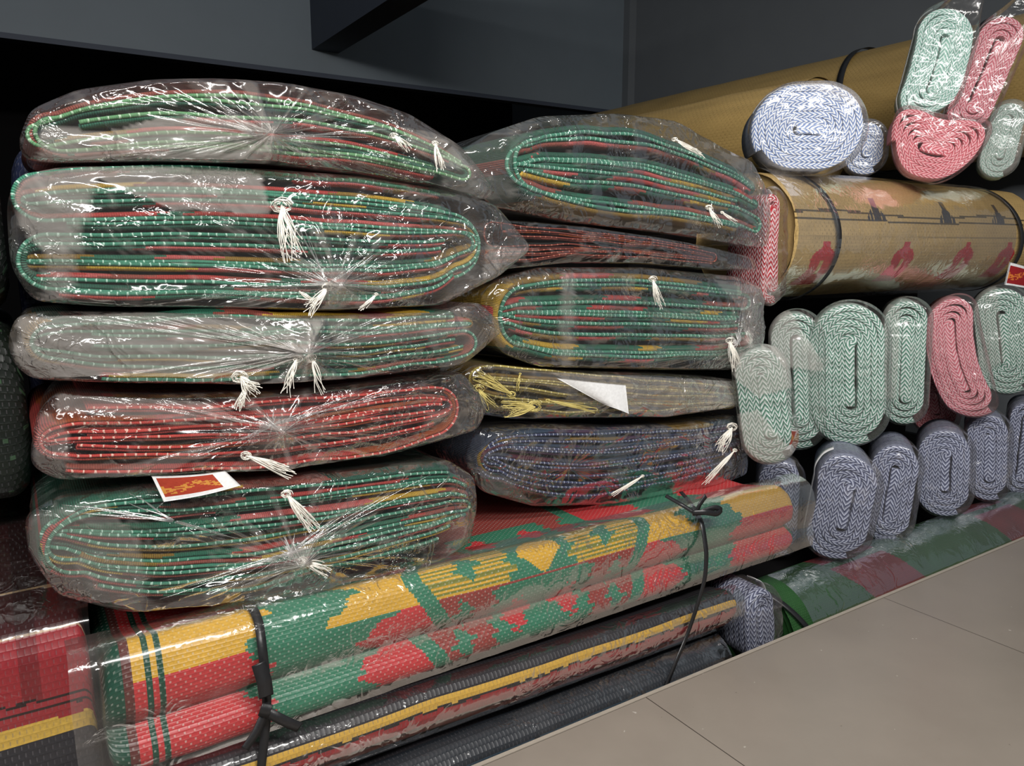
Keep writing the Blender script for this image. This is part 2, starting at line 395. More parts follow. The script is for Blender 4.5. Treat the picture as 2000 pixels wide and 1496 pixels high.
def inpoly(X, Y, P):
    ins = np.zeros(X.shape, bool); n = len(P)
    for i in range(n):
        x0, y0 = P[i]; x1, y1 = P[(i+1) % n]
        c = ((y0 > Y) != (y1 > Y)) & (X < (x1-x0)*(Y-y0)/((y1-y0) if y1 != y0 else 1e-9)+x0)
        ins ^= c
    return ins
def px_loop(pts, Y): return np.array([at(x, y, Y)[[0, 2]] for x, y in pts])

# ------------------------------------------------------------------ folded mats
def PAL(**k): return {n: lin(v) for n, v in k.items()}
C = PAL(green=(50, 116, 92), dgreen=(46, 98, 80), red=(192, 74, 68), pink=(208, 104, 100), brown=(158, 84, 72), yellow=(212, 172, 60),
        ochre=(150, 118, 48), dark=(34, 36, 34), maroon=(108, 44, 46), orange=(170, 82, 40), navy=(38, 46, 82), purple=(78, 50, 84), blue=(52, 74, 100),
        olive=(146, 130, 64), slate=(70, 78, 96), teal=(56, 110, 104), wine=(92, 36, 60), dred=(84, 36, 28), tan=(140, 118, 74))
WEIGHTS = {'green': [('red', 3), ('brown', 3), ('pink', 2), ('yellow', 3), ('green', 3), ('dgreen', 4), ('ochre', 2)],
           'lime': [('brown', 4), ('red', 2), ('green', 2), ('dgreen', 3), ('ochre', 1), ('pink', 1)],
           'red': [('red', 5), ('orange', 3), ('brown', 2), ('maroon', 2)],
           'brown': [('dred', 6), ('brown', 3), ('orange', 1), ('dark', 2)],
           'navy': [('navy', 5), ('blue', 4), ('purple', 3), ('wine', 2), ('ochre', 1), ('slate', 3)],
           'olive': [('olive', 5), ('ochre', 4), ('tan', 3), ('dark', 1)]}

def fold_paths(N_, left, right, width, height):
    """strand list through the layers: returns chains of (layer, dir)"""
    L, R = {}, {}
    for a, b in left: L[a] = b; L[b] = a
    for a, b in right: R[a] = b; R[b] = a
    used, chains = set(), []
    starts = [(i, 'L') for i in range(N_) if i not in L] + [(i, 'R') for i in range(N_) if i not in R] + [(i, 'L') for i in range(N_)]
    for i, side in starts:
        if i in used: continue
        ch, cur, s = [], i, side
        while cur is not None and cur not in used:
            used.add(cur); ch.append((cur, 1 if s == 'L' else -1))
            if s == 'L': nxt, s = R.get(cur), 'R'
            else: nxt, s = L.get(cur), 'L'
            cur = nxt
        chains.append(ch)
    return chains, L, R

def bundle(name, label, top, bot, Y, N_, left, right, kind, bind, bag, knot, group, film_kind='mid', depth_m=.30, seed=0, tassels=(), folds=(),
           pinch=.02, labelcard=None, pleats=(), cat='folded mat', wave=.003, yfront=0.0, body=.74, force=None):
    rng = random.Random(seed)
    T = px_loop(top, Y); Bm = px_loop(bot, Y)
    T = smooth_path(resample(T, n=60), 3); Bm = smooth_path(resample(Bm, n=60), 3)
    loc = (float((T[0, 0]+T[-1, 0])/2), Y, float(Bm[:, 1].min()))
    t = thing(name, label, cat, loc, group)
    s = np.linspace(0, 1, 60)
    H = float(np.mean(T[:, 1]-Bm[:, 1])); Wd = float(T[:, 0].max()-T[:, 0].min()); pitch = H/N_
    def P(ss, tt):
        a = np.stack([np.interp(ss, s, T[:, i]) for i in (0, 1)], -1); b = np.stack([np.interp(ss, s, Bm[:, i]) for i in (0, 1)], -1)
        return b + (a-b)*np.asarray(tt)[..., None]
    chains, L, R = fold_paths(N_, left, right, Wd, H)
    lw = np.array([.72+.56*rng.random() for _ in range(N_)]); lw = lw/lw.sum(); lc = 1-(np.cumsum(lw)-lw/2)
    def ctr(i): return lc[i]
    V, F, UV, COLS = [], [], [], []; V2, F2, UV2 = [], [], []
    tb = pitch*body; rb = min(pitch*.20, .0034)
    wts = [w for w in WEIGHTS[kind] for _ in range(w[1])]
    for ch in chains:
        pts = []
        for k, (i, d) in enumerate(ch):
            ti = ctr(i)
            # where this layer's straight run begins and ends: folds and free ends
            def inset(side):
                J = (L if side == 'L' else R).get(i)
                if J is None: return .03+.10*rng.random()
                return abs(J-i)/2*pitch/Wd
            s0 = inset('L'); s1 = 1-inset('R')
            ss = np.linspace(s0, s1, 50) if d > 0 else np.linspace(s1, s0, 50)
            tw = ti + wave/H*fbm(ss*6+i*.35, ss*0+i*.6, seed=seed+31, oct=2)*np.sin(np.pi*np.clip(ss, 0, 1))**.3
            run = P(ss, tw); pts.append(np.column_stack([run, np.full(len(run), i)]))
            if k+1 < len(ch):
                j = ch[k+1][0]; side = 'R' if d > 0 else 'L'; tj = ctr(j); a = np.linspace(0, np.pi, 26)[1:-1]
                sm, tm = (s1 if d > 0 else s0), (ti+tj)/2
                hr = abs(j-i)/2*pitch
                c0 = P(np.array([sm]), np.array([ti]))[0]; c1 = P(np.array([sm]), np.array([tj]))[0]; cm = (c0+c1)/2
                ex = np.sin(a)*min(hr, .06)*(1 if d > 0 else -1)*.95
                pts.append(np.stack([cm[0]+(c0[0]-cm[0])*np.cos(a)+ex, cm[1]+(c0[1]-cm[1])*np.cos(a), np.full(len(a), i)], 1))
        raw = np.vstack(pts); path = resample2(raw, .0035); lay = np.round(path[:, 2]).astype(int); path = smooth_path(path[:, :2], 3); n = len(path)
        nn = normals2(path); U = arclen(path) + rng.random()*3
        yo = yfront + .006*fbm(U*5, U*0+seed, seed=seed+7) + .004*(rng.random()-.5)
        # body of the mat: closed profile across its thickness, run back into depth
        prof = np.array([(.5, depth_m), (.5, .16), (.5, .05), (.5, .012), (.40, .003), (.15, -.001), (-.15, -.001), (-.40, .003), (-.5, .012), (-.5, .05), (-.5, .16), (-.5, depth_m)])
        m = len(prof)
        X = path[:, None, 0] + nn[:, None, 0]*prof[None, :, 0]*tb; Z = path[:, None, 1] + nn[:, None, 1]*prof[None, :, 0]*tb
        Yv = Y + yo[:, None] + prof[None, :, 1] + 0*X
        b = len(V); V += np.stack([X, Yv, Z], -1).reshape(-1, 3).tolist()
        fc = grid_faces(n, m, True)+b; F += fc.tolist(); nq = len(fc)
        w = np.r_[0, np.cumsum(np.linalg.norm(np.diff(prof*[tb, 1], axis=0), axis=1))]
        UV += np.stack([np.broadcast_to(U[:, None], X.shape), np.broadcast_to(w[None], X.shape)], -1).reshape(-1, 2).tolist()
        # colour blocks along the mat; the visible front band and the surfaces behind share them
        seg = np.empty(n, int); names = []; i0 = 0
        while i0 < n:
            ln = int((.025+.11*rng.random())/.0035); names.append(rng.choice(wts)[0]); seg[i0:i0+ln] = len(names)-1; i0 += ln
        cc = np.array([C[x] for x in names])[seg]
        for fi, fc_ in (force or {}).items():
            cc[(lay == fi) & (vnoise(U*6, U*0, seed=seed+fi) < .45)] = C[fc_]
        jag = (np.arange(m)*7919 % 5)-2
        idx = np.clip(np.arange(n-1)[:, None]+jag[None, :], 0, n-1)
        COLS += cc[idx].reshape(-1, 3).tolist()
        F += [tuple(b+q for q in range(m)), tuple(b+(n-1)*m+q for q in range(m))[::-1]]; COLS += [cc[0].tolist(), cc[-1].tolist()]
        # edge binding: a corded edge on the outer side of the layer
        k8 = 8; an = np.arange(k8)*2*math.pi/k8
        off = tb*.5
        wv = 1+.12*fbm(U*60, U*0, seed=seed+3)
        X2 = path[:, None, 0] + nn[:, None, 0]*(off+rb*wv[:, None]*np.cos(an)[None]); Z2 = path[:, None, 1] + nn[:, None, 1]*(off+rb*wv[:, None]*np.cos(an)[None])
        Y2 = Y + yo[:, None] - .0015 + rb*1.1*np.sin(an)[None] + 0*X2
        b2 = len(V2); V2 += np.stack([X2, Y2, Z2], -1).reshape(-1, 3).tolist(); F2 += (grid_faces(n, k8, True)+b2).tolist()
        F2 += [tuple(b2+q for q in range(k8))[::-1], tuple(b2+(n-1)*k8+q for q in range(k8))]
        UV2 += np.stack([np.broadcast_to(U[:, None], X2.shape), np.broadcast_to(an[None]*rb, X2.shape)], -1).reshape(-1, 2).tolist()
    mesh('woven_layers', V, F, M_CLOTH, t, uv=UV, col=COLS)
    mesh('edge_binding', V2, F2, BIND[bind], t, uv=UV2)
    if bag is not None:
        fr = Frame((0, Y, 0))
        kp = at(*knot, Y)[[0, 2]]
        fl = [(px_loop(p, Y), am) for p, am in folds]
        bg = film(t, 'plastic_bag', px_loop(bag, Y), kp, fr, FILM[film_kind], pinch, seed=seed*11+1, folds=fl, back=min(.14, depth_m*.5))
        if pinch > 0: tuft(t, at(knot[0], knot[1], Y-.034), seed).parent = bg   # sub-parts of the bag
    for q in tassels: tassel(t, Y-.034, *q, seed=seed+int(q[0][0]))
    if labelcard: card(t, *labelcard)
    if pleats: pleat(t, Y, pleats, seed).parent = bg
    return t
def pleat(t, Y, lines, seed):
    """tightly drawn pleats of film running from the tie to the bag's edge"""
    rng = random.Random(seed+90); P = []
    for x0, y0, x1, y1, cnt in lines:
        for k in range(cnt):
            e = (rng.random()-.5)*2*(6+3*cnt); ln = math.hypot(x1-x0, y1-y0); nx, ny = -(y1-y0)/ln, (x1-x0)/ln; q = []
            a0, a1 = .04*rng.random(), .6+.4*rng.random()
            for j in range(12):
                u = a0+(a1-a0)*j/11; w = e*u+2.0*math.sin(u*7+k*2)
                q.append(at(x0+(x1-x0)*u+nx*w, y0+(y1-y0)*u+ny*w, Y-.019-.014*math.exp(-u*5)))
            P.append(np.array(q))
    V, F = tubes(P, .0010, 5, .25); return mesh('film_pleats', V, F, M_PLEAT, t, attr={'fold': [0.0]*len(V)})
def tuft(t, p, seed):
    """bunched film where the bag is tied off, with its tie"""
    rng = random.Random(seed); P = []
    for k in range(26):
        a = rng.random()*6.28; ln = .008+.022*rng.random(); f = [p]
        for j in range(1, 6):
            u = j/5; f.append(p + np.array([math.cos(a)*ln*u, -.004+.010*u, math.sin(a)*ln*u*.8]))
        P.append(np.array(f))
    V, F = tubes(P, .0016, 4, .25); return mesh('bag_knot', V, F, M_TUFT, t, attr={'fold': [0.0]*len(V)})
def tassel(t, Y, p0, p1, n=16, spread=14, loop=False, mat=None, rad=.0009, seed=0):
    rng = random.Random(seed); P = []
    p0 = np.array(p0, float); d = np.array(p1, float)-p0; ln = np.hypot(*d); pr = np.array([-d[1], d[0]])/ln
    for k in range(int(n*1.5)):
        e = (rng.random()-.5)*2*spread; fl = .7+.4*rng.random(); cv = (rng.random()-.5)*spread
        pts = []
        for j in range(9):
            u = j/8; q = p0 + pr*((rng.random()-.5)*2) + d*u*fl + pr*(e*u**1.4 + cv*math.sin(u*math.pi))
            pts.append(at(q[0], q[1], Y - .006*math.sin(u*math.pi) - .004*rng.random()))
        P.append(smooth_path(resample(np.array(pts), n=12), 2))
    for k in range(max(4, n//2)):      # the bunched head
        a = rng.random()*6.28; rr = spread*(.5+.5*rng.random()); pts = []
        for j in range(9):
            u = j/8*5.5+a; q = p0 + np.array([math.cos(u), .7*math.sin(u)])*rr*(.5+.5*math.sin(j/8*3.14)); pts.append(at(q[0], q[1], Y-.004*rng.random()-.002*j/8))
        P.append(np.array(pts))
    V, F = tubes(P, rad*.95, 4, .6); mesh('fringe_tassel', V, F, mat or M_STRING, t)
def card(t, pts, Y, inner=None, face=(236, 236, 236), ink=(168, 60, 40), ink2=(206, 140, 62), n=24, curl=.012):
    """printed paper card inside the bag: quad given corner by corner, slightly curled, with border and printed field"""
    q = [at(x, y, Y) for x, y in pts]; V, cols = [], []
    for i in range(n+1):
        for j in range(n+1):
            u, v = i/n, j/n
            p = (q[0]*(1-u)+q[1]*u)*(1-v)+(q[3]*(1-u)+q[2]*u)*v
            V.append(p+np.array([0, -curl*math.sin(u*math.pi)*.6, 0]))
    rng = random.Random(3)
    for i in range(n):
        for j in range(n):
            u, v = (i+.5)/n, (j+.5)/n; c = lin(face)
            if inner and inner[0] < u < inner[1] and inner[2] < v < inner[3]:
                c = lin(ink2) if abs(v-.5-.12*math.sin(u*9)) < .13 and rng.random() < .7 else lin(ink)
            cols.append(c)
    V = np.array(V); nrm = np.array([0, .0006, 0]); k = (n+1)*(n+1)
    f = grid_faces(n+1, n+1)
    F = f.tolist() + (f[:, ::-1]+k).tolist()
    rim = [i*(n+1) for i in range(n+1)] + [n*(n+1)+j for j in range(1, n+1)] + [i*(n+1)+n for i in range(n-1, -1, -1)] + [j for j in range(n-1, 0, -1)]
    for a, b in zip(rim, rim[1:]+rim[:1]): F.append((a, b, b+k, a+k)); cols2 = None
    cols = cols + [lin(face)]*len(f) + [lin(face)]*len(rim)
    return mesh('paper_label', np.vstack([V, V+nrm]), F, M_CARD, t, col=cols, label='printed paper label in the bag')

GL = 'bagged folded mats in the left stack'; GM = 'bagged folded mats in the middle stack'
bundle('folded_mat', 'bagged green and red folded mat on top of the left stack, arched under its film',
       [(58,240),(150,196),(300,172),(450,174),(600,192),(750,230),(860,280),(905,318)], [(62,312),(150,310),(300,304),(500,310),(700,326),(860,352),(915,362)],
       0.0, 6, [(0,5),(1,3)], [(0,1),(2,4)], 'lime', 'lime',
       [(34,280),(58,215),(150,176),(300,156),(420,154),(560,164),(700,190),(800,224),(900,288),(968,375),(942,392),(860,366),(700,340),(510,320),(300,314),(110,318),(45,312)],
       (510,270), GL, 'mid', seed=1, force={0:'brown',1:'dgreen',3:'red'}, pleats=[(510,270,395,205,4),(510,270,720,268,4),(510,270,780,255,3),(510,270,600,312,4),(510,270,440,225,3)], tassels=[((770,265),(800,290),8,10), ((850,280),(862,330),10,10)],
       folds=[([(85,250),(210,262),(300,235),(440,232),(500,262),(512,322),(300,330),(70,322)], .34), ([(770,250),(880,270),(905,330),(860,330),(800,300)], .18)])
bundle('folded_mat', 'thickest green and yellow folded mat, second from top of the left stack',
       [(28,345),(120,328),(300,322),(500,328),(700,345),(860,376),(925,425)], [(44,578),(200,588),(400,588),(600,598),(750,596),(860,574),(925,505)],
       0.0, 13, [(0,4),(1,3),(6,11),(7,10),(8,9)], [(2,11),(3,10),(4,9),(5,8)], 'green', 'green',
       [(12,400),(30,345),(120,326),(300,324),(500,330),(700,344),(860,370),(966,400),(1038,485),(972,540),(930,560),(860,596),(640,606),(400,600),(200,598),(62,588),(20,520)],
       (640,555), GL, 'mid', seed=2, pleats=[(640,555,580,430,4),(640,555,860,560,5),(640,555,530,520,3),(640,555,740,500,3)], tassels=[((550,400),(575,500),16,24), ((640,560),(600,608),12,14), ((610,585),(580,575),6,8), ((735,575),(705,605),8,5)],
       folds=[([(70,330),(300,326),(500,340),(520,420),(330,410),(190,350),(150,440),(120,520),(70,480),(30,430),(30,370)], .34),
              ([(190,345),(160,450),(130,590),(80,588),(90,480),(140,420)], .22), ([(940,480),(1036,487),(970,540),(930,560)], .25)])
bundle('folded_mat', 'green folded mat under cloudy crumpled film, third from top of the left stack',
       [(50,640),(120,614),(400,608),(700,612),(890,604),(925,610)], [(55,712),(200,742),(450,744),(700,730),(895,700),(925,686)],
       0.0, 7, [(0,5),(1,4)], [(1,2),(3,6)], 'green', 'green',
       [(14,665),(30,616),(80,608),(300,610),(600,616),(850,610),(930,588),(985,640),(930,690),(900,712),(700,738),(480,750),(200,746),(62,740),(24,710)],
       (580,685), GL, 'mid', seed=3, pleats=[(580,685,740,628,3),(580,685,420,640,4),(580,685,700,700,3)], tassels=[((580,700),(560,770),7,14), ((610,700),(625,770),5,14), ((470,735),(500,770),14,20)],
       folds=[([(40,620),(300,608),(560,640),(560,700),(440,735),(200,730),(60,738),(24,700)], .36), ([(290,610),(650,606),(560,690)], .18), ([(620,612),(900,596),(900,650),(640,672)], .16)], wave=.006)
bundle('folded_mat', 'red folded mat fourth from top of the left stack, orange turned edges',
       [(80,840),(112,800),(300,798),(550,784),(750,756),(855,754),(885,775)], [(80,902),(135,924),(300,920),(550,910),(750,884),(850,852),(884,830)],
       0.0, 8, [(1,6),(2,4)], [(0,7),(1,5)], 'red', 'red',
       [(58,892),(70,810),(108,764),(300,770),(550,764),(800,738),(900,726),(952,790),(932,838),(878,854),(750,890),(540,916),(300,928),(112,936),(62,910)],
       (530,830), GL, 'clear', seed=4, pleats=[(530,830,720,760,4),(530,830,860,740,3),(530,830,430,880,4),(530,830,400,800,3),(530,830,620,870,3)], tassels=[((480,890),(570,925),12,12), ((480,755),(465,800),10,10)],
       folds=[([(110,768),(400,780),(470,818),(300,812),(110,800)], .24), ([(80,800),(130,830),(125,940),(70,930),(62,880)], .20), ([(150,925),(440,850),(300,930)], .14)], wave=.005)
bundle('folded_mat', 'green folded mat at the bottom of the left stack, red paper label on top',
       [(92,1000),(200,970),(400,954),(600,936),(800,912),(890,908),(915,935)], [(92,1085),(170,1160),(300,1178),(500,1160),(700,1108),(850,1065),(915,1030)],
       0.0, 11, [(0,9),(1,8),(2,6),(3,5)], [(1,2),(3,4),(5,6),(7,8)], 'green', 'green',
       [(46,1010),(110,968),(300,946),(540,932),(750,908),(872,896),(924,930),(930,990),(915,1060),(870,1086),(700,1128),(600,1152),(500,1168),(250,1194),(112,1160),(56,1080)],
       (568,1078), GL, 'clear', seed=5, pleats=[(568,1078,700,975,5),(568,1078,870,905,4),(568,1078,300,1170,4),(568,1078,470,1120,4),(340,1018,110,985,6),(340,1018,240,965,4),(340,1018,500,1055,3)], tassels=[((560,965),(612,1032),18,14), ((590,1095),(645,1115),12,14)],
       folds=[([(60,1000),(200,970),(270,1050),(280,1190),(200,1180),(100,1150),(60,1080)], .16), ([(560,1078),(300,1178),(520,1168),(700,1126)], .10)],
       labelcard=([(296,930),(440,920),(470,948),(320,980)], -.022, (.06,.80,.10,.82)), wave=.004)
# middle stack
bundle('folded_mat', 'dark green folded mat sagging on top of the middle stack, open fold showing',
       [(992,300),(1050,250),(1150,236),(1250,246),(1350,282),(1440,324),(1474,352)], [(1000,350),(1060,398),(1150,422),(1250,434),(1350,444),(1440,458),(1482,474)],
       .10, 8, [(0,7),(1,6),(2,4)], [(0,1),(2,3),(5,6)], 'green', 'green',
       [(890,300),(960,258),(1050,228),(1200,222),(1300,234),(1400,288),(1470,320),(1500,380),(1504,430),(1496,482),(1470,482),(1300,456),(1100,432),(960,404),(900,350)],
       (1340,290), GM, 'clear', seed=6, force={0:'dgreen',7:'ochre',1:'brown',6:'brown',2:'dgreen'}, pinch=0, depth_m=.34, tassels=[((1318,272),(1372,305),8,6), ((1385,405),(1405,442),8,8), ((1410,415),(1438,435),6,4)],
       folds=[([(890,300),(1000,240),(1040,245),(985,330),(1000,390),(920,370)], .07), ([(1380,290),(1470,325),(1540,430),(1500,470),(1470,380)], .12)], wave=.004)
bundle('folded_mat', 'dark red folded mat pressed under the sagging green one, second in the middle stack',
       [(945,432),(1050,440),(1150,450),(1250,464),(1350,480),(1392,492)], [(950,520),(1100,506),(1250,508),(1380,518),(1398,520)],
       .10, 7, [(0,3),(4,6)], [(1,4),(2,3)], 'brown', 'brown',
       [(935,426),(1050,434),(1150,444),(1300,466),(1400,486),(1470,504),(1480,528),(1400,528),(1250,516),(1100,514),(945,530)],
       (1200,480), GM, 'wrap', seed=7, pinch=0, wave=.004)
bundle('folded_mat', 'green folded mat in the middle of the middle stack with rounded left fold',
       [(968,590),(1010,546),(1100,532),(1250,532),(1400,550),(1462,560)], [(972,640),(1010,688),(1080,708),(1250,714),(1400,708),(1462,694)],
       .10, 9, [(0,8),(1,7),(2,6),(3,5)], [(1,2),(6,7)], 'green', 'green',
       [(936,585),(962,548),(1050,522),(1250,522),(1440,540),(1482,560),(1488,640),(1480,690),(1440,722),(1300,722),(1050,716),(985,692),(948,650)],
       (1440,670), GM, 'mid', seed=8, pleats=[(1440,670,1470,560,4),(1440,670,1460,715,3),(1440,670,1350,690,3)], pinch=.012, tassels=[((1275,545),(1290,600),10,10), ((1425,665),(1440,720),12,12)],
       folds=[([(1085,530),(1110,530),(1108,718),(1085,716)], .22), ([(1380,545),(1482,560),(1480,690),(1440,722),(1430,600)], .22)], wave=.002)
bundle('folded_mat', 'olive yellow folded mat with loose yarn loops and a white card',
       [(912,720),(965,712),(1100,728),(1300,742),(1436,758)], [(925,772),(965,806),(1100,814),(1300,810),(1436,800)],
       .10, 7, [(0,4),(1,3)], [(0,1),(4,6)], 'olive', 'olive',
       [(890,740),(930,708),(1050,722),(1300,730),(1440,742),(1450,792),(1300,814),(1000,818),(920,806)],
       (1200,770), GM, 'mid', seed=9, pinch=0, folds=[([(1060,724),(1440,744),(1450,796),(1300,816),(1230,808),(1090,738)], .30), ([(960,710),(1100,728),(1230,808),(1200,815)], .10)],
       tassels=[((1045,795),(985,800),18,18,False,M_CREAM), ((1000,770),(930,730),12,12,False,M_CREAM), ((1070,782),(1160,800),8,6,False,M_CREAM), ((1016,730),(1008,768),3,4,False,M_CREAM), ((935,760),(960,800),8,14,False,M_CREAM)],
       labelcard=([(1086,738),(1222,752),(1228,808),(1180,790)], .075), wave=.005)
bundle('folded_mat', 'navy and purple folded mat at the bottom of the middle stack',
       [(945,880),(975,845),(1050,836),(1200,838),(1350,832),(1446,818)], [(948,900),(982,950),(1050,974),(1150,978),(1300,952),(1446,908)],
       .10, 10, [(0,9),(1,8),(2,7),(4,6)], [(2,3),(4,5)], 'navy', 'navy',
       [(906,900),(930,836),(1000,826),(1200,832),(1320,828),(1440,810),(1458,832),(1458,925),(1400,948),(1200,984),(1040,988),(940,960)],
       (1100,910), GM, 'clear', seed=10, pinch=0, tassels=[((1430,835),(1405,880),14,14), ((1435,880),(1375,945),9,6), ((1255,930),(1200,965),10,4)],
       folds=[([(906,900),(980,930),(1040,985),(940,960)], .12)], wave=.004)

# ------------------------------------------------------------------ long flat mats
def slab(t, name, prof, X0, X1, fn, mat, cell=.0034, tilt=0.0, wob=.003, seed=0, endr=.03, v0=0.0, taper=None):
    """closed profile (Y, z) run along X; every woven cell takes its colour from fn(u, v)"""
    P = np.vstack([prof, prof[:1]]); P = smooth_path(resample(P, ds=cell), 5); P = P[:-1]
    m = len(P); w = arclen(P) - v0; n = int((X1-X0)/cell)+1; x = np.linspace(X0, X1, n); cen = P.mean(0)
    de = np.minimum(x-X0, X1-x); sc = np.where(de < endr, np.sqrt(np.clip(1-(1-de/endr)**2, 0, 1))*.35+.65, 1)
    U = x-X0
    Yq = cen[0]+(P[None, :, 0]-cen[0])*(.9+.1*sc[:, None]); Zq = cen[1]+(P[None, :, 1]-cen[1])*sc[:, None]
    nz = wob*fbm(U[:, None]*5, w[None]*7, seed=seed)
    Zq = Zq + nz*.6 + tilt*(.5-(U/(X1-X0)))[:, None]; Yq = Yq + nz
    if taper is not None:
        sx = (U/(X1-X0))[:, None]; Zq = taper[0]+(Zq-taper[0])*(taper[1]+(taper[2]-taper[1])*sx)+taper[3]*sx
    V = np.stack([np.broadcast_to(x[:, None], Yq.shape), Yq, Zq], -1).reshape(-1, 3)
    F = grid_faces(n, m, True); UV = np.stack([np.broadcast_to(U[:, None], Yq.shape), np.broadcast_to(w[None], Yq.shape)], -1).reshape(-1, 2)
    uc = np.broadcast_to(((U[:-1]+U[1:])/2)[:, None], (n-1, m)); wc = np.broadcast_to(w[None]+cell/2, (n-1, m))
    cols = fn(uc, wc).reshape(-1, 3)
    Fl = F.tolist()+[tuple(range(m)), tuple((n-1)*m+q for q in range(m))[::-1]]
    cols = np.vstack([cols, cols[:1], cols[-1:]])
    return mesh(name, V, Fl, mat, t, uv=UV, col=cols)
def ribbon(pts, nrm, width_dir, w, th):
    """flat strap along 3-D points"""
    P = np.asarray(pts, float); n = len(P); wd = np.asarray(width_dir, float); nr = np.asarray(nrm, float)
    if nr.ndim == 1: nr = np.tile(nr, (n, 1))
    if wd.ndim == 1: wd = np.tile(wd, (n, 1))
    q = [(-.5, 0), (-.5, 1), (.5, 1), (.5, 0)]
    V = np.stack([P+wd*a*w+nr*b*th for a, b in q], 1).reshape(-1, 3)
    F = grid_faces(n, 4, True).tolist()+[(0, 1, 2, 3), tuple((n-1)*4+i for i in (3, 2, 1, 0))]
    return V.tolist(), F
def join(parts):
    V, F = [], []
    for v, f in parts:
        b = len(V); V += list(v); F += [tuple(b+i for i in q) for q in f]
    return V, F

G_, R_, Y_, MR_, DG_, K_ = (np.array(lin(c)) for c in ((58,118,92), (186,58,60), (206,160,58), (134,62,56), (30,74,58), (40,40,42)))
def hsh(i, j, s=0): return _hash(np.asarray(i), np.asarray(j), np.zeros_like(np.asarray(i)), s)
def pat_big(u, v):
    """bold stepped pattern, mirrored about the middle: yellow band over red bands on green"""
    Lh = .625; a = np.abs(u-Lh)/Lh
    jag = .010*((np.floor(v/.0075) % 3)-1) + .006*(hsh(np.floor(v/.0075).astype(int), (u*0).astype(int), 5)-.5)
    aj = a + jag
    yv = (v > -.018)&(v < .060)
    mv = np.abs(v-.021)                              # distance from the middle of the yellow band
    # red bands mirrored about the crease between the folds
    rv = np.where(v > .060, np.abs(v-.128)/.068, np.abs(v+.075)/.057)   # 0 at band middle .. 1 at band edge
    out = np.empty(u.shape+(3,)); out[:] = G_
    def put(m, c): out[m] = c
    # end blocks
    tip = .745 - .055*np.clip(1-mv/.039, 0, 1)
    put(yv & (aj > tip), Y_)
    tipr = .765 - .075*np.abs(np.sin((rv)*3.0))
    put(~yv & (aj > tipr), R_)
    # inner big motifs: yellow swallow tail, red horns
    put(yv & (aj < .49+.09*np.clip(mv/.039, 0, 1)), Y_)
    put(~yv & (aj < .40+.10*np.abs(np.sin(rv*2.6+.5))), R_)
    # green chevron between motif and centre
    dd = np.where(v < .128, np.maximum(mv-.008, 0), v-.128+.012)
    cl = .335 - .95*np.clip(dd, 0, .10)
    put((a < cl+.045) & (a > cl), G_)
    inn = a < cl
    # centre: striped yellow with green diamonds, maroon bands
    st = (np.floor(v/.0038) % 2) == 0
    put(yv & inn, Y_); put(yv & inn & st, np.array(lin((118, 122, 58))))
    dia = (np.abs(aj-.215)/.036 + mv/.026) < 1
    put(yv & inn & dia, G_)
    put(yv & (aj < .085+1.2*np.abs(mv-.02)), G_)
    star = (np.abs(u-Lh)/.046 + mv/.040) < 1
    star &= (hsh(np.floor(v/.0055).astype(int), (u*0).astype(int), 9)*.018+.034 > np.abs(u-Lh))
    put(yv & star, Y_)
    mm = ~yv & inn
    fine = (np.floor(v/.0034)+np.floor(u/.0034)) % 2 == 0
    put(mm, MR_); put(mm & fine, np.array(lin((150, 66, 60)))); 
    s1 = (aj < .15) & (rv < .95); put(~yv & s1, G_)
    s2 = ((np.abs(aj-.08)/.045 + rv/.62) < 1); put(~yv & s2, R_)
    s3 = (np.abs(aj-.235)/.030+np.abs(rv-.45)/.45) < 1; put(mm & s3, G_)
    # side hems
    e = np.minimum(u, 2*Lh-u)
    hem = (np.abs(u-.046) < .0034) | (np.abs(u-.062) < .0028); put(hem, DG_)
    put(u < .030, np.array(lin((96, 52, 48)))); put(u < .020, DG_); put(u > 2*Lh-.008, DG_)
    n_ = vnoise(u*30, v*60, seed=3)[..., None]*.06+1
    return out*n_
GB = 'long mats under the stacks'
def roundprof(pts, it=3):
    P = resample(np.array(pts, float), ds=.004)
    return P
B1 = thing('long_mat', 'green, red and yellow patterned long mat folded double under both stacks', 'mat', (.67, .15, .088), GB)
prof1 = [(.42, .255), (.06, .255), (.015, .266), (-.028, .280), (-.050, .268), (-.062, .238), (-.060, .208), (-.046, .191), (-.034, .186), (-.044, .180), (-.062, .168), (-.066, .152), (-.058, .137), (-.036, .128), (.0, .126), (.42, .126)]
X10, X11 = .048, 1.298
slab(B1, 'woven_mat', np.array(prof1), X10, X11, pat_big, M_STRAW, taper=(.18, 1.09, .92, .008), seed=4, v0=.442)
def stripes(bands, hi):
    """bands: (z-order along the profile from v, colour)"""
    cs = [(v, np.array(lin(c))) for v, c in bands]
    def fn(u, v):
        out = np.empty(u.shape+(3,)); out[:] = cs[0][1]
        jv = v + .0012*(hsh(np.floor(u/.012).astype(int), (u*0).astype(int), 3)-.5)
        for v0, c in cs: out[jv > v0] = c
        return out
    return fn
B2 = thing('long_mat', 'black long mat with a yellow stripe and red lower edge beneath the patterned mat', 'mat', (.6, .15, .0), GB)
prof2 = [(.40, .100), (.0, .100), (-.045, .113), (-.066, .114), (-.078, .098), (-.079, .072), (-.066, .044), (-.035, .032), (.40, .032)]
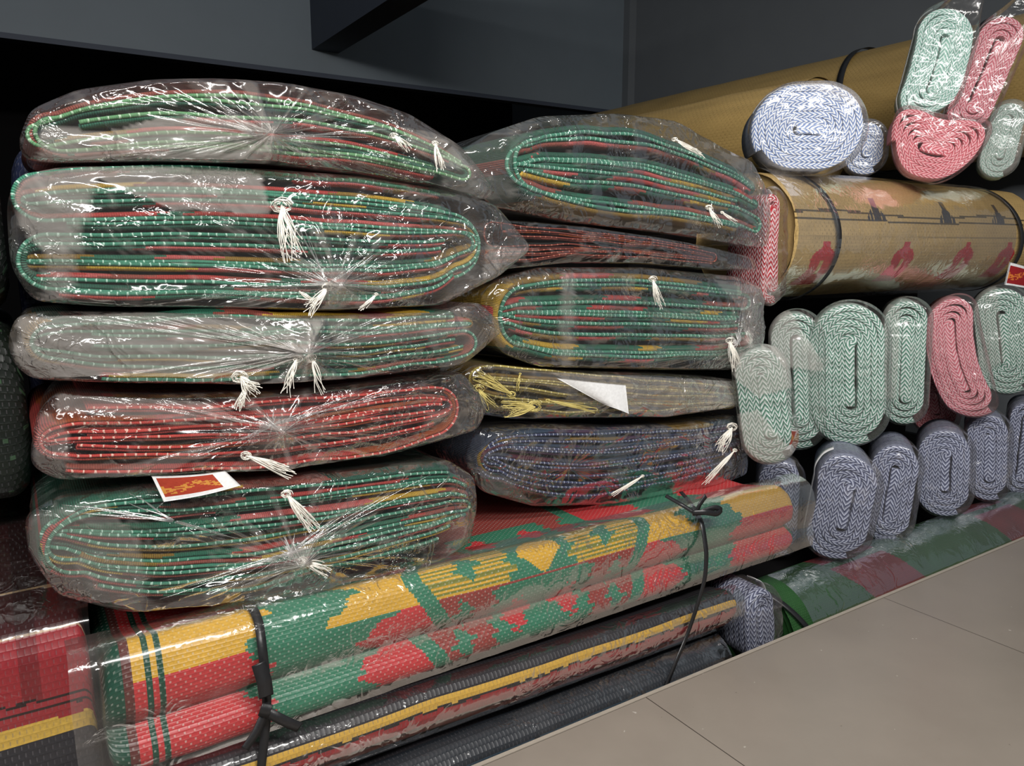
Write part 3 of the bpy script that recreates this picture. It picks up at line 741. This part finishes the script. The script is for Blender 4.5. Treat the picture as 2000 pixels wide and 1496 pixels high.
slab(B2, 'woven_mat', np.array(prof2), .06, at(1440, 1185, -.073)[0], stripes([(-1, (44, 42, 45)), (.483, (206, 164, 72)), (.497, (40, 36, 36)), (.501, (150, 40, 44)), (.524, (62, 34, 32)), (.529, (126, 60, 44)), (.542, (168, 116, 64)), (.552, (44, 40, 42)), (.62, (36, 36, 40))], 0), M_STRAW_DARK, seed=6, tilt=.016)
B3 = thing('long_mat', 'dark slate long mat lowest in the pile behind the tile edge', 'mat', (.6, .15, -.16), GB)
prof3 = [(.40, .014), (.0, .014), (-.06, .010), (-.087, -.010), (-.088, -.09), (-.075, -.14), (-.04, -.158), (.40, -.158)]
slab(B3, 'woven_mat', np.array(prof3), .06, at(1425, 1250, -.09)[0], stripes([(-1, (50, 48, 52)), (.44, (40, 44, 50)), (.50, (56, 74, 88)), (.53, (40, 40, 44))], 0), M_STRAW_DARK, seed=7)
LR = thing('long_mat', 'red plaid long mat with yellow and black bands at the lower left', 'mat', (-.2, .2, -.16), GB)
prof4 = [(.60, .41), (.40, .41), (.345, .405), (.09, .318), (.034, .302), (.020, .27), (.018, .05), (.03, -.10), (.06, -.155), (.60, -.158)]
def pat_plaid(u, v):
    out = np.empty(u.shape+(3,)); z = v
    cs = [(-1, (52, 20, 22)), (.505, (200, 170, 130)), (.5085, (64, 22, 24)), (.585, (190, 160, 130)), (.588, (148, 34, 42)), (.668, (40, 22, 22)), (.6715, (150, 40, 48)), (.680, (50, 26, 26)), (.684, (150, 40, 46)), (.698, (206, 168, 74)), (.721, (42, 42, 48))]
    jv = v + .0015*(hsh(np.floor(u/.010).astype(int), (u*0).astype(int), 3)-.5)
    for v0, c in cs: out[jv > v0] = np.array(lin(c))
    bar = (np.abs(np.mod(u-.502, .13)-.065) < .010) & (v < .668); out[bar] *= .62
    return out
slab(LR, 'woven_mat', np.array(prof4), -.46, .042, pat_plaid, M_STRAW_DARK, seed=9, endr=.012)

# film over the long mats: follows their front, hangs a little loose
def sheet(t, name, path, X0, X1, mat, off=.008, seed=0, nx=150, folds=None, taper=None, tilt=0.0, wr=.0014):
    P = smooth_path(resample(np.array(path, float), ds=.008), 3); nn = normals2(P); m = len(P); x = np.linspace(X0, X1, nx); v = arclen(P)
    XX = np.broadcast_to(x[:, None], (nx, m)); VV = np.broadcast_to(v[None], (nx, m))
    d = -(off + wr*ridge(fbm(XX*9+VV*6, VV*16-XX*5, seed=seed), 4) + wr*.7*fbm(XX*6, VV*9, seed=seed+4))
    Yq = P[None, :, 0]+nn[None, :, 0]*d; Zq = P[None, :, 1]+nn[None, :, 1]*d + tilt*(.5-(XX-X0)/(X1-X0))
    if taper is not None:
        sx = (XX-X0)/(X1-X0); Zq = taper[0]+(Zq-taper[0])*(taper[1]+(taper[2]-taper[1])*sx)+taper[3]*sx
    f = np.zeros(XX.shape) if folds is None else folds(XX, VV)
    V = np.stack([XX + .006*fbm(VV*12, VV*0+3, seed=seed)*1.0, Yq, Zq], -1).reshape(-1, 3)
    return mesh(name, V, grid_faces(nx, m), mat, t, attr={'fold': f.ravel()})
def endfold(X0, X1, w0, w1, am):
    def fn(X, V):
        a = np.clip((X0+w0+.012*vnoise(V*16, V*0, seed=2)-X)/.012, 0, 1)*am; b = np.clip((X-(X1-w1+.01*vnoise(V*14, V*0, seed=6)))/.012, 0, 1)*am
        return np.maximum(a, b)
    return fn
sheet(B1, 'plastic_wrap', [(-.01, .280), (-.032, .282), (-.054, .270), (-.065, .240), (-.063, .208), (-.056, .186), (-.066, .165), (-.069, .152), (-.064, .140)], .015, 1.345, FILM['wrap'], taper=(.18, 1.09, .92, .008), seed=21, folds=endfold(.015, 1.345, .040, .040, .08))
sheet(B2, 'plastic_wrap', [(-.050, .115), (-.068, .116), (-.081, .100), (-.083, .072), (-.070, .042), (-.050, .034)], 0.0, at(1446, 1185, -.073)[0], FILM['wrap'], off=.002, wr=.0008, tilt=.016, seed=23, folds=endfold(0, 1.17, .02, .03, .12))
sheet(B3, 'plastic_wrap', [(-.052, .014), (-.066, .010), (-.092, -.011), (-.094, -.09), (-.08, -.14)], 0.0, at(1430, 1250, -.09)[0], FILM['wrap'], off=.004, seed=25, folds=endfold(0, 1.2, .02, .06, .2))
sheet(LR, 'plastic_wrap', [(.33, .404), (.09, .323), (.030, .306), (.016, .268), (.012, .05)], -.46, .043, FILM['wrap'], off=.004, seed=27)

# black straps round the patterned and the black mat
def strap(t, Xs, w, pts, knot=None, bow=()):
    P = smooth_path(resample(np.array([(x, y, z) for x, y, z in pts], float), n=60), 3)
    tg = np.gradient(P, axis=0); tg /= np.linalg.norm(tg, axis=1, keepdims=True); nr = np.cross(tg, [1, 0, 0]); nr /= np.linalg.norm(nr, axis=1, keepdims=True)
    parts = [ribbon(P, -nr, (1, 0, 0), w, .0016)]
    for b in bow:
        Q = smooth_path(resample(np.array([at(x, y, Yb) for x, y, Yb in b[0]]), n=24), 2)
        tq = np.gradient(Q, axis=0); tq /= np.linalg.norm(tq, axis=1, keepdims=True); wq = np.cross(tq, [0, -1, 0]); wq /= np.linalg.norm(wq, axis=1, keepdims=True)
        parts.append(ribbon(Q, (0, -1, 0), wq, b[1], .0015))
    V, F = join(parts); mesh('strap', V, F, M_STRAP, t)
sY = lambda px, py, Y: tuple(at(px, py, Y))
strap(B1, .22, .0115, [(.226, .22, .268), (.226, .03, .276), (.224, -.02, .298), sY(505, 1205, -.048), sY(512, 1260, -.074), sY(520, 1330, -.080), sY(522, 1395, -.078), sY(516, 1450, -.084), sY(508, 1520, -.090), sY(505, 1600, -.09)],
      bow=[([(512, 1385, -.088), (540, 1400, -.096), (565, 1412, -.098), (585, 1420, -.096)], .013), ([(518, 1390, -.088), (500, 1430, -.094), (478, 1462, -.096)], .011),
           ([(505, 1295, -.084), (516, 1330, -.09), (520, 1360, -.09)], .018), ([(508, 1385, -.092), (528, 1388, -.094)], .016)])
strap(B1, 1.1, .0095, [sY(1330, 960, .06), sY(1352, 985, -.03), sY(1372, 1020, -.074), sY(1381, 1080, -.092), sY(1378, 1130, -.094), sY(1362, 1185, -.096), sY(1345, 1235, -.088), sY(1322, 1290, -.098), sY(1300, 1345, -.098)],
      bow=[([(1352, 1002, -.075), (1378, 1000, -.090), (1400, 1004, -.092), (1410, 996, -.09), (1398, 990, -.088), (1368, 1000, -.08)], .010), ([(1360, 1000, -.078), (1366, 985, -.080), (1378, 968, -.078)], .009),
           ([(1300, 968, -.03), (1330, 985, -.06), (1362, 1005, -.08)], .007)])

# ------------------------------------------------------------------ rolled chenille rugs seen end on
def rug(label, cx, cy, w, h, rot, Y, kind, group, haze='rug', ln=.22, yaw=-5, bend=0, t_=.0135, seed=0, backing=False, waist=0, flip=False, folds=(), tail=None, bagpad=.003, nobag=False, knotpx=None, cordw=None):
    o = at(cx, cy, Y); dp = depth(o); k = dp/FPX
    # the roll's axis runs away from the viewer's side of the pile, turned a little so that its left flank shows
    az = math.atan2(o[0]-CAM[0], o[1]-CAM[1]) + math.radians(yaw)
    ey = np.array([math.sin(az), math.cos(az), 0]); ex = np.array([math.cos(az), -math.sin(az), 0]); ez = np.array([0, 0, 1.0])
    rr = math.radians(rot); ex, ez = ex*math.cos(rr)-ez*math.sin(rr), ez*math.cos(rr)+ex*math.sin(rr)
    fr = Frame(o, ex, ey, ez)
    wm, hm = w*k, h*k
    if wm > hm: wm, hm, fr = hm, wm, Frame(o, -ez, ey, ex)
    t = thing('rolled_rug', label, 'rug', tuple(o+ez*0-np.array([0, 0, hm/2])), group)
    core = hm-wm; R0 = wm/2-t_/2; turns = max(1.5, (R0-t_*.62)/t_)
    ph = np.linspace(.6, 2*math.pi*turns, int(turns*90)); rad = R0 - (2*math.pi*turns-ph)/(2*math.pi)*t_
    ph_ = ph - math.pi/3 - 2*math.pi*turns; cx_, cz_ = np.cos(ph_)*rad, np.sin(ph_)*rad
    csh = core/2*np.clip((rad+5*R0)/(6*R0), .8, 1)
    P = np.stack([cx_, cz_+np.where(np.sin(ph_) >= 0, csh, -csh)], 1)
    sg = 1 if math.sin(ph_[0]) >= 0 else -1
    P = np.vstack([[0.0, -sg*(csh[0]+t_*.2)], [0.0, sg*(csh[0]-t_*.1)], P])
    P = smooth_path(resample(P, ds=.0026), 4)
    if flip: P[:, 0] *= -1
    def warp(Q):
        Q = Q.copy(); zz = Q[:, 1]/(hm/2)
        if waist: Q[:, 0] = Q[:, 0]*(1-waist*np.exp(-(zz/.45)**2)) 
        Q[:, 0] += bend*wm*(zz**2-.4) + .0015*fbm(Q[:, 1]*40, Q[:, 0]*40, seed=seed, oct=2)
        return Q
    P = warp(P); nn = normals2(P); U = arclen(P); n = len(P)
    hb = t_*.555; core_s = 1+.45*np.clip(1-(U-2*csh[0])/(t_*2), 0, 1)
    an = np.linspace(0, math.pi, 9)
    pr = [(hb, ln), (hb, ln*.5), (hb, .02)] + [(hb*math.cos(a), -hb*.75*math.sin(a)*(1-.32*math.exp(-((a-math.pi/2)/.32)**2))) for a in an] + [(-hb, .02), (-hb, ln*.5), (-hb, ln)]
    pr = np.array(pr); m = len(pr); wv = np.r_[0, np.cumsum(np.linalg.norm(np.diff(pr, axis=0), axis=1))]; mid = wv[3+4]; wv = wv-mid
    A = P[:, None, 0]+nn[:, None, 0]*pr[None, :, 0]*core_s[:, None]; B = P[:, None, 1]+nn[:, None, 1]*pr[None, :, 0]*core_s[:, None]; D = np.broadcast_to(pr[None, :, 1], A.shape)
    D = D + (.003*fbm(U*9, U*0, seed=seed+2) - .006*(1-np.arange(n)/n))[:, None]
    V = fr(A, D, B).reshape(-1, 3)
    F = grid_faces(n, m, True).tolist()+[tuple(range(m)), tuple((n-1)*m+q for q in range(m))[::-1]]
    UV = np.stack([np.broadcast_to(U[:, None], A.shape), np.broadcast_to(wv[None], A.shape)], -1).reshape(-1, 2)
    mesh('pile', V, F, RUG[kind], t, uv=UV)
    # outline of the whole roll
    a = np.linspace(0, 2*math.pi, 120, endpoint=False)
    def outl(p):
        q = np.stack([np.cos(a)*(wm/2+p), np.sin(a)*(wm/2+p)+np.where(np.sin(a) >= 0, core/2, -core/2)], 1); return warp(q)
    if backing:       # pale backing cloth where the sheet's far edge shows on the left flank
        q = outl(.0016); q2 = outl(.0002); sh = math.pi if backing == 'R' else 0.0; k0 = np.cos(a-sh) < -.37; ordr = np.argsort(np.mod(a[k0]-sh, 2*math.pi)); q, q2 = q[k0][ordr], q2[k0][ordr]; nb = len(q); d0, d1 = .022, .045
        V = np.vstack([fr(q[:, 0], d0, q[:, 1]), fr(q[:, 0], d1, q[:, 1]), fr(q2[:, 0], d1, q2[:, 1]), fr(q2[:, 0], d0, q2[:, 1])])
        mesh('backing', V, grid_faces(4, nb, False, True), M_BACK, t, label='plain white backing cloth')
    if not nobag:
        q = outl(bagpad)
        if tail:
            for dx, dz, wd in tail:
                c = np.array([dx*k, dz*k]); c = np.array([c@np.array([1, 0]), c@np.array([0, 1])])
                dirv = c/np.linalg.norm(c); dots = (q/np.linalg.norm(q, axis=1, keepdims=True))@dirv
                g = np.exp(-((1-dots)/wd)); q = q + g[:, None]*(c-q*0)*np.clip(.0+1, 0, 1)*.6
        kl = (0.0, 0.0)
        fl = [(np.array([[((np.array(at(x, y, Y))-o)@fr.ex), ((np.array(at(x, y, Y))-o)@fr.ez)] for x, y in p]), am) for p, am in folds]
        film(t, 'plastic_bag', q, kl, fr, FILM[haze], 0, seed=seed+50, gap=.014, back=ln*.6, crease=.004, folds=fl, nth=150, nr=30)
    return t
GR_ = 'rolled rugs on the right'
YR = .06
rug('blue and white rolled rug lying flat on the beige roll, end swirl showing', 1578, 252, 218, 172, 0, .16, 'blue', 'rolled rugs on top of the beige roll', 'rug', ln=.14, yaw=-12, seed=1, backing=True, t_=.0145, folds=[([(1560, 160), (1690, 160), (1700, 250), (1640, 215)], .2)])
rug('blue and white rolled rug half hidden behind the larger blue one', 1690, 288, 80, 104, 0, .30, 'blue', 'rolled rugs on top of the beige roll', 'rug', ln=.10, seed=2)
rug('pale mint rolled rug standing tall at the top right', 1830, 124, 110, 212, 10, .16, 'mint', 'rolled rugs on top of the beige roll', 'rug', ln=.12, yaw=-8, seed=3, backing=True, bend=-.15, tail=[(35, 150, .03)])
rug('pink rolled rug leaning upright at the top right corner', 1926, 146, 88, 226, 17, .14, 'pink', 'rolled rugs on top of the beige roll', 'rug', ln=.11, yaw=-8, seed=4, backing=True, tail=[(25, 150, .03)])
rug('pink rolled rug lying curled below the mint and pink uprights', 1828, 276, 172, 124, 14, .11, 'rose', 'rolled rugs on top of the beige roll', 'rug', ln=.10, yaw=-8, seed=5, bend=-.35)
rug('pale mint rolled rug at the right under cloudy film', 1960, 272, 68, 146, 8, .17, 'mint', 'rolled rugs on top of the beige roll', 'rug', ln=.12, seed=6, folds=[([(1900, 180), (2000, 180), (2000, 345), (1900, 345)], .22)])
rug('red and white rolled rug standing beside the long beige roll', 1505, 482, 58, 226, -2, .13, 'redwhite', 'rolled rugs on the right', 'wrap', ln=.10, yaw=-50, backing='R', seed=7, t_=.016, folds=[([(1420, 560), (1500, 540), (1520, 620), (1420, 620)], .15)])
rug('pale green rolled rug nearest the navy folded mat', 1494, 790, 104, 236, -10, YR-.03, 'green', GR_, 'rug', ln=.08, seed=8, folds=[([(1440, 820), (1480, 800), (1575, 905), (1440, 915)], .30), ([(1400, 720), (1540, 650), (1600, 715), (1480, 775)], .30)])
t_g = rug('green rolled rug second from the left in the green row, paper label below', 1558, 742, 100, 276, -5, YR+.09, 'green', GR_, 'rug', ln=.10, seed=9, folds=[([(1450, 600), (1545, 610), (1600, 700), (1600, 715), (1480, 720)], .34)])
card(t_g, [(1524, 835), (1560, 840), (1545, 870), (1528, 880)], YR-.045, (.0, .8, .1, .8))
rug('largest green and white rolled rug standing in the middle of the green row', 1659, 730, 144, 286, -4, YR, 'green', GR_, 'rug', ln=.08, seed=10, t_=.0145)
rug('green and white rolled rug right of the largest one', 1768, 706, 86, 250, -2, YR+.03, 'green', GR_, 'rug', ln=.18, seed=11, folds=[([(1715, 590), (1760, 600), (1750, 780), (1715, 780)], .20)])
rug('rose rolled rug low between green and pink rolls', 1826, 790, 84, 120, -10, YR+.14, 'rose', GR_, 'rug', ln=.14, seed=12)
rug('pink rolled rug bent like a bean in the green row', 1873, 698, 94, 244, -16, YR, 'pink', GR_, 'rug', ln=.18, seed=13, bend=.25)
rug('green rolled rug at the right end of the green row', 1962, 664, 100, 214, -10, YR+.02, 'green', GR_, 'rug', ln=.18, seed=14, folds=[([(1900, 570), (1950, 560), (1960, 700), (1920, 740)], .16)])
GBL = 'slate blue rolled rugs in the lower row'
rug('slate blue rolled rug peeping out behind the patterned mat end', 1522, 990, 88, 200, 0, YR+.09, 'slate', GBL, 'rug', ln=.12, seed=15)
rug('slate blue rolled rug with pinched waist, largest of the lower row', 1645, 988, 126, 220, 6, YR-.08, 'slate', GBL, 'rug', ln=.16, seed=16, backing=True, waist=.10, bend=-.10, t_=.0145)
rug('slate blue rolled rug second in the lower row', 1742, 962, 94, 204, 4, YR-.05, 'slate', GBL, 'rug', ln=.16, seed=17)
rug('slate blue rolled rug under the rose roll, third in the lower row', 1845, 922, 100, 178, -3, YR-.05, 'slate', GBL, 'rug', ln=.16, seed=18)
rug('slate blue rolled rug fourth in the lower row', 1930, 892, 78, 176, -4, YR-.05, 'slate', GBL, 'rug', ln=.16, seed=19)
rug('slate blue rolled rug at the far right of the lower row', 2000, 874, 62, 190, 0, YR-.05, 'slate', GBL, 'rug', ln=.16, seed=20)
rug('slate and white rolled rug down behind the tile edge with white rim', 1484, 1216, 88, 160, -8, -.080, 'slate', GBL, 'rug', ln=.10, yaw=-50, seed=21, backing='R')

# ------------------------------------------------------------------ long rolled mats
def roll(t, name, p0, p1, rad, fn, mat, cell=.0045, seed=0, squash=1.0, wob=.006, turns=3):
    p0 = np.array(p0, float); p1 = np.array(p1, float); L = np.linalg.norm(p1-p0); ax = (p1-p0)/L
    sd = np.cross(ax, [0, 0, 1]); sd /= np.linalg.norm(sd); up = np.cross(sd, ax)
    n = int(L/cell)+1; m = int(2*math.pi*rad/cell); x = np.linspace(0, L, n); a = np.arange(m)/m*2*math.pi
    R = rad*(1+.0*a)[None]+wob*fbm(x[:, None]*3.5, np.cos(a)[None]*2, np.sin(a)[None]*2, seed=seed)
    V = p0 + x[:, None, None]*ax + (R*np.cos(a))[..., None]*sd + (R*np.sin(a)*squash)[..., None]*up
    F = grid_faces(n, m, True); U = np.broadcast_to(x[:, None], (n, m)); Wv = np.broadcast_to((a*rad)[None], (n, m))
    uc = U[:-1]+cell/2; wc = Wv[:-1]+cell/2
    cols = fn(uc, wc).reshape(-1, 3)
    # spiral end: the sheet's rolled edges, set slightly in
    Vl = V.reshape(-1, 3); b = len(Vl)
    ends, ef = [], []
    for e, (c, sgn) in enumerate(((p0, 1), (p1, -1))):
        rings = np.linspace(1, .08, 14); Q = []
        for i, r in enumerate(rings):
            dd = .004+(.006 if i % 2 else 0)
            Q.append(c + sgn*ax*dd + (rad*.985*r*np.cos(a))[:, None]*sd + (rad*.985*r*squash*np.sin(a))[:, None]*up)
        o_ = b+sum(len(q) for q in ends); Q = np.vstack(Q); ends.append(Q); ef += (grid_faces(14, m, True)+o_).tolist()
    Vall = np.vstack([Vl]+ends); uv = np.vstack([np.stack([U.ravel(), Wv.ravel()], 1)]+[np.stack([np.zeros(len(q)), np.zeros(len(q))], 1) for q in ends])
    cols = np.vstack([cols, np.tile(cols[0]*.7, (len(ef), 1))])
    return mesh(name, Vall, F.tolist()+ef, mat, t, uv=uv, col=cols)
BG, BG2 = np.array(lin((178, 150, 98))), np.array(lin((166, 138, 84)))
# the long beige roll across the right side
zt, zb = at(1650, 345, .12+.14)[2], at(1650, 590, .12)[2]
r3 = (zt-zb)/2*.955; zc = (zt+zb)/2; y3 = .12+r3*.95; x3 = at(1535, 470, .13)[0]+.010
R3 = thing('rolled_mat', 'long beige rolled mat with red printed figures and a black strap', 'mat', (1.9, y3, zb), 'beige rolled mats')
def pat_beige(u, v):
    out = np.empty(u.shape+(3,)); out[:] = BG
    an = np.mod(v/r3, 2*math.pi)
    return out
FIG = []
def figcells():
    for fx in (1608, 1765, 1884, 1965): FIG.append((at(fx, 520, .12)[0]-x3, zc-.062))
figcells()
def pat_r3(u, v):
    out = np.empty(u.shape+(3,)); out[:] = BG
    a = v/r3; zz = np.sin(a)*r3; front = np.cos(a) > 0
    out *= (1+.10*vnoise(u*7, v*60, seed=4)+.05*vnoise(u*40, v*9, seed=6))[..., None]
    sten = np.zeros(u.shape, bool)
    for x, z in FIG:
        dx, dz = (u-x)/1.3, (zz+zc-z)/.78
        head = (np.abs(dx) < .010) & (dz > .036) & (dz < .060); head |= (np.abs(dx)/.026+np.abs(dz-.032)/.030) < .9
        bodyf = ((dx/.036)**2+((dz-.008)/.036)**2) < 1
        legs = (np.abs(dx+.010+(dz+.05)*-.35) < .034) & (dz > -.068) & (dz < -.012)
        slit = (np.abs(dx) < .005) & (dz < .006) & (dz > -.032)
        sten |= (head | bodyf | legs) & ~slit
    out[sten & front] = np.array(lin((176, 44, 50)))
    line = (np.abs(zz-.052-.006*np.sin(u*9)) < .0028); line2 = (np.abs(zz-.036-.004*np.sin(u*9)) < .0022)
    out[(line | line2) & front] = np.array(lin((78, 64, 40)))
    for px in (1700, 1836, 1938):
        x = at(px, 420, .14)[0]-x3; dx, dz = u-x, zz-.046
        b = ((np.abs(dx) < .010) & (dz > -.01) & (dz < .045)) | ((np.abs(dx) < .038*(1-np.clip(dz/.04, 0, 1))) & (dz > -.012) & (dz < .022) & (np.mod(u, .016) > .004))
        out[b & front] = np.array(lin((52, 50, 54)))
    return out
roll(R3, 'rolled_sheet', (x3, y3, zc), (2.62, y3, zc+.004), r3, pat_r3, M_BEIGE, seed=3)
def ring_strap(t, x0, skew, yc, zc_, r, w=.013, knot=False):
    a = np.linspace(0, 2*math.pi, 90); P = np.stack([x0+skew*np.sin(a)+.012*np.cos(2*a), yc+np.cos(a)*(r+.0075), zc_+np.sin(a)*(r+.0075)], 1)
    nr = np.stack([0*a, np.cos(a), np.sin(a)], 1)
    V, F = ribbon(P, nr, (1, 0, 0), w, .0016); mesh('strap', V, F, M_STRAP, t)
ring_strap(R3, at(1632, 470, .12)[0]-.02, -.02, y3, zc, r3)
ring_strap(R3, at(1990, 450, .12)[0]-.02, -.03, y3, zc, r3, .02)
a_ = np.linspace(math.pi*.30, math.pi*1.55, 40)
sheet(R3, 'plastic_wrap', np.stack([y3+np.cos(a_)*(r3+.006), zc+np.sin(a_)*(r3+.006)], 1), x3-.004, 2.46, FILM['wrap'], off=.003, seed=33, wr=.0012, folds=endfold(x3, 2.46, .0, .24, .05))
card(R3, [(1972, 512), (2020, 528), (2020, 566), (1962, 556)], .085, (.05, 1, .12, .9), ink=(150, 30, 34), ink2=(214, 120, 50))
# the two rolls that run back into the shop
xr2 = 1.95; p = atX(1480, 178, xr2); r2 = .155
R2 = thing('rolled_mat', 'beige rolled mat running back behind the blue rug', 'mat', (xr2, 1.1, p[2]-2*r2), 'beige rolled mats')
pb = lambda u, v: np.broadcast_to(BG2, u.shape+(3,))*(1+.12*vnoise(u*5, v*40, seed=5))[..., None]
zr2 = p[2]-r2
roll(R2, 'rolled_sheet', (xr2, .42, zr2), (xr2, 2.38, zr2), r2, pb, M_BEIGE, seed=8)
xr1 = 2.86; p1_ = atX(1600, 118, xr1); r1 = .225; zr1 = p1_[2]-r1-.01
R1 = thing('rolled_mat', 'thick beige rolled mat against the grey wall at the top right', 'mat', (xr1, 1.0, zr1-r1), 'beige rolled mats')
roll(R1, 'rolled_sheet', (xr1, .02, zr1), (xr1, 2.50, zr1), r1, pb, M_BEIGE, seed=9)
def ring_strap_y(t, y0, xc, zc_, r, w=.018):
    a = np.linspace(0, 2*math.pi, 80); P = np.stack([xc+np.cos(a)*(r+.008), y0+.04*np.sin(a)+0*a, zc_+np.sin(a)*(r+.008)], 1)
    nr = np.stack([np.cos(a), 0*a, np.sin(a)], 1); V, F = ribbon(P, nr, (0, 1, 0), w, .0016); mesh('strap', V, F, M_STRAP, t)
q = atX(1668, 130, xr1-.1); ring_strap_y(R1, q[1]-.04, xr1, zr1, r1, .028)
q = atX(1940, 45, xr1-.1); ring_strap_y(R1, q[1]-.02, xr1, zr1, r1, .03)
zl = at(1522, 1092, YR+.09)[2]-.004
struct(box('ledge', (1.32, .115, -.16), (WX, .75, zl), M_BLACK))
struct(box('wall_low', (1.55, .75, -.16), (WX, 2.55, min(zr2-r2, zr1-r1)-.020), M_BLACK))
# the green and red roll along the tile edge
zg = -.052; rg = .102; yg = -.112+rg+.006
GRM = thing('rolled_mat', 'green and red rolled mat lying along the tile edge under the slate rugs', 'mat', (1.9, yg, zg-rg))
def pat_gr(u, v):
    out = np.empty(u.shape+(3,)); out[:] = np.array(lin((42, 84, 42)))
    k_ = np.mod(u-.33+.12*np.sin(v*9), .62) < .20; out[k_ & (np.mod(v+.02, .16) > .02)] = np.array(lin((120, 40, 46)))
    out *= (1+.15*vnoise(u*20, v*30, seed=2))[..., None]; return out
xg = at(1532, 1200, -.080)[0]+.012
roll(GRM, 'rolled_sheet', (xg, yg, zg), (2.62, yg, zg), rg, pat_gr, M_GREENROLL, seed=12, wob=.004)
ring_strap(GRM, at(1590, 1160, yg-rg)[0], -.05, yg, zg, rg, .014)
ag = np.linspace(math.pi*.45, math.pi*1.2, 26)
sheet(GRM, 'plastic_wrap', np.stack([yg+np.cos(ag)*(rg+.006), zg+np.sin(ag)*(rg+.006)], 1), xg+.05, 2.5, FILM['wrap'], off=.003, wr=.0016, seed=37)

# ------------------------------------------------------------------ dark mats at the far left edge
def plainmat(label, X0, X1, Y0, Y1, z0, z1, c1, c2, seed, name='folded_mat'):
    t = thing(name, label, 'folded mat', ((X0+X1)/2, (Y0+Y1)/2, z0))
    r = min((z1-z0)*.45, .05)
    prof = [(Y1, z1), (Y0+r, z1), (Y0+r*.3, z1-r*.3), (Y0, z1-r), (Y0, z0+r), (Y0+r*.3, z0+r*.3), (Y0+r, z0), (Y1, z0)]
    a, b = np.array(lin(c1)), np.array(lin(c2))
    def fn(u, v):
        out = np.empty(u.shape+(3,)); out[:] = a; out[(hsh(np.floor(u/.006).astype(int), np.floor(v/.006).astype(int), seed) > .95)] = b; return out
    slab(t, 'woven_mat', np.array(prof), X0, X1, fn, M_STRAW_DARK, cell=.006, seed=seed, wob=.006)
    return t
plainmat('navy folded mat standing behind the left stack, edge showing at the left', .012, .52, .33, .55, .42, .90, (30, 36, 62), (44, 52, 84), 3)
plainmat('dark green folded mat at the left picture edge above the red plaid mat', -.46, .004, .16, .5, .42, .66, (22, 30, 24), (60, 86, 62), 5)
plainmat('blackish green folded mat at the left picture edge, topmost there', -.46, .000, .17, .5, .67, .86, (20, 24, 22), (50, 70, 56), 6)
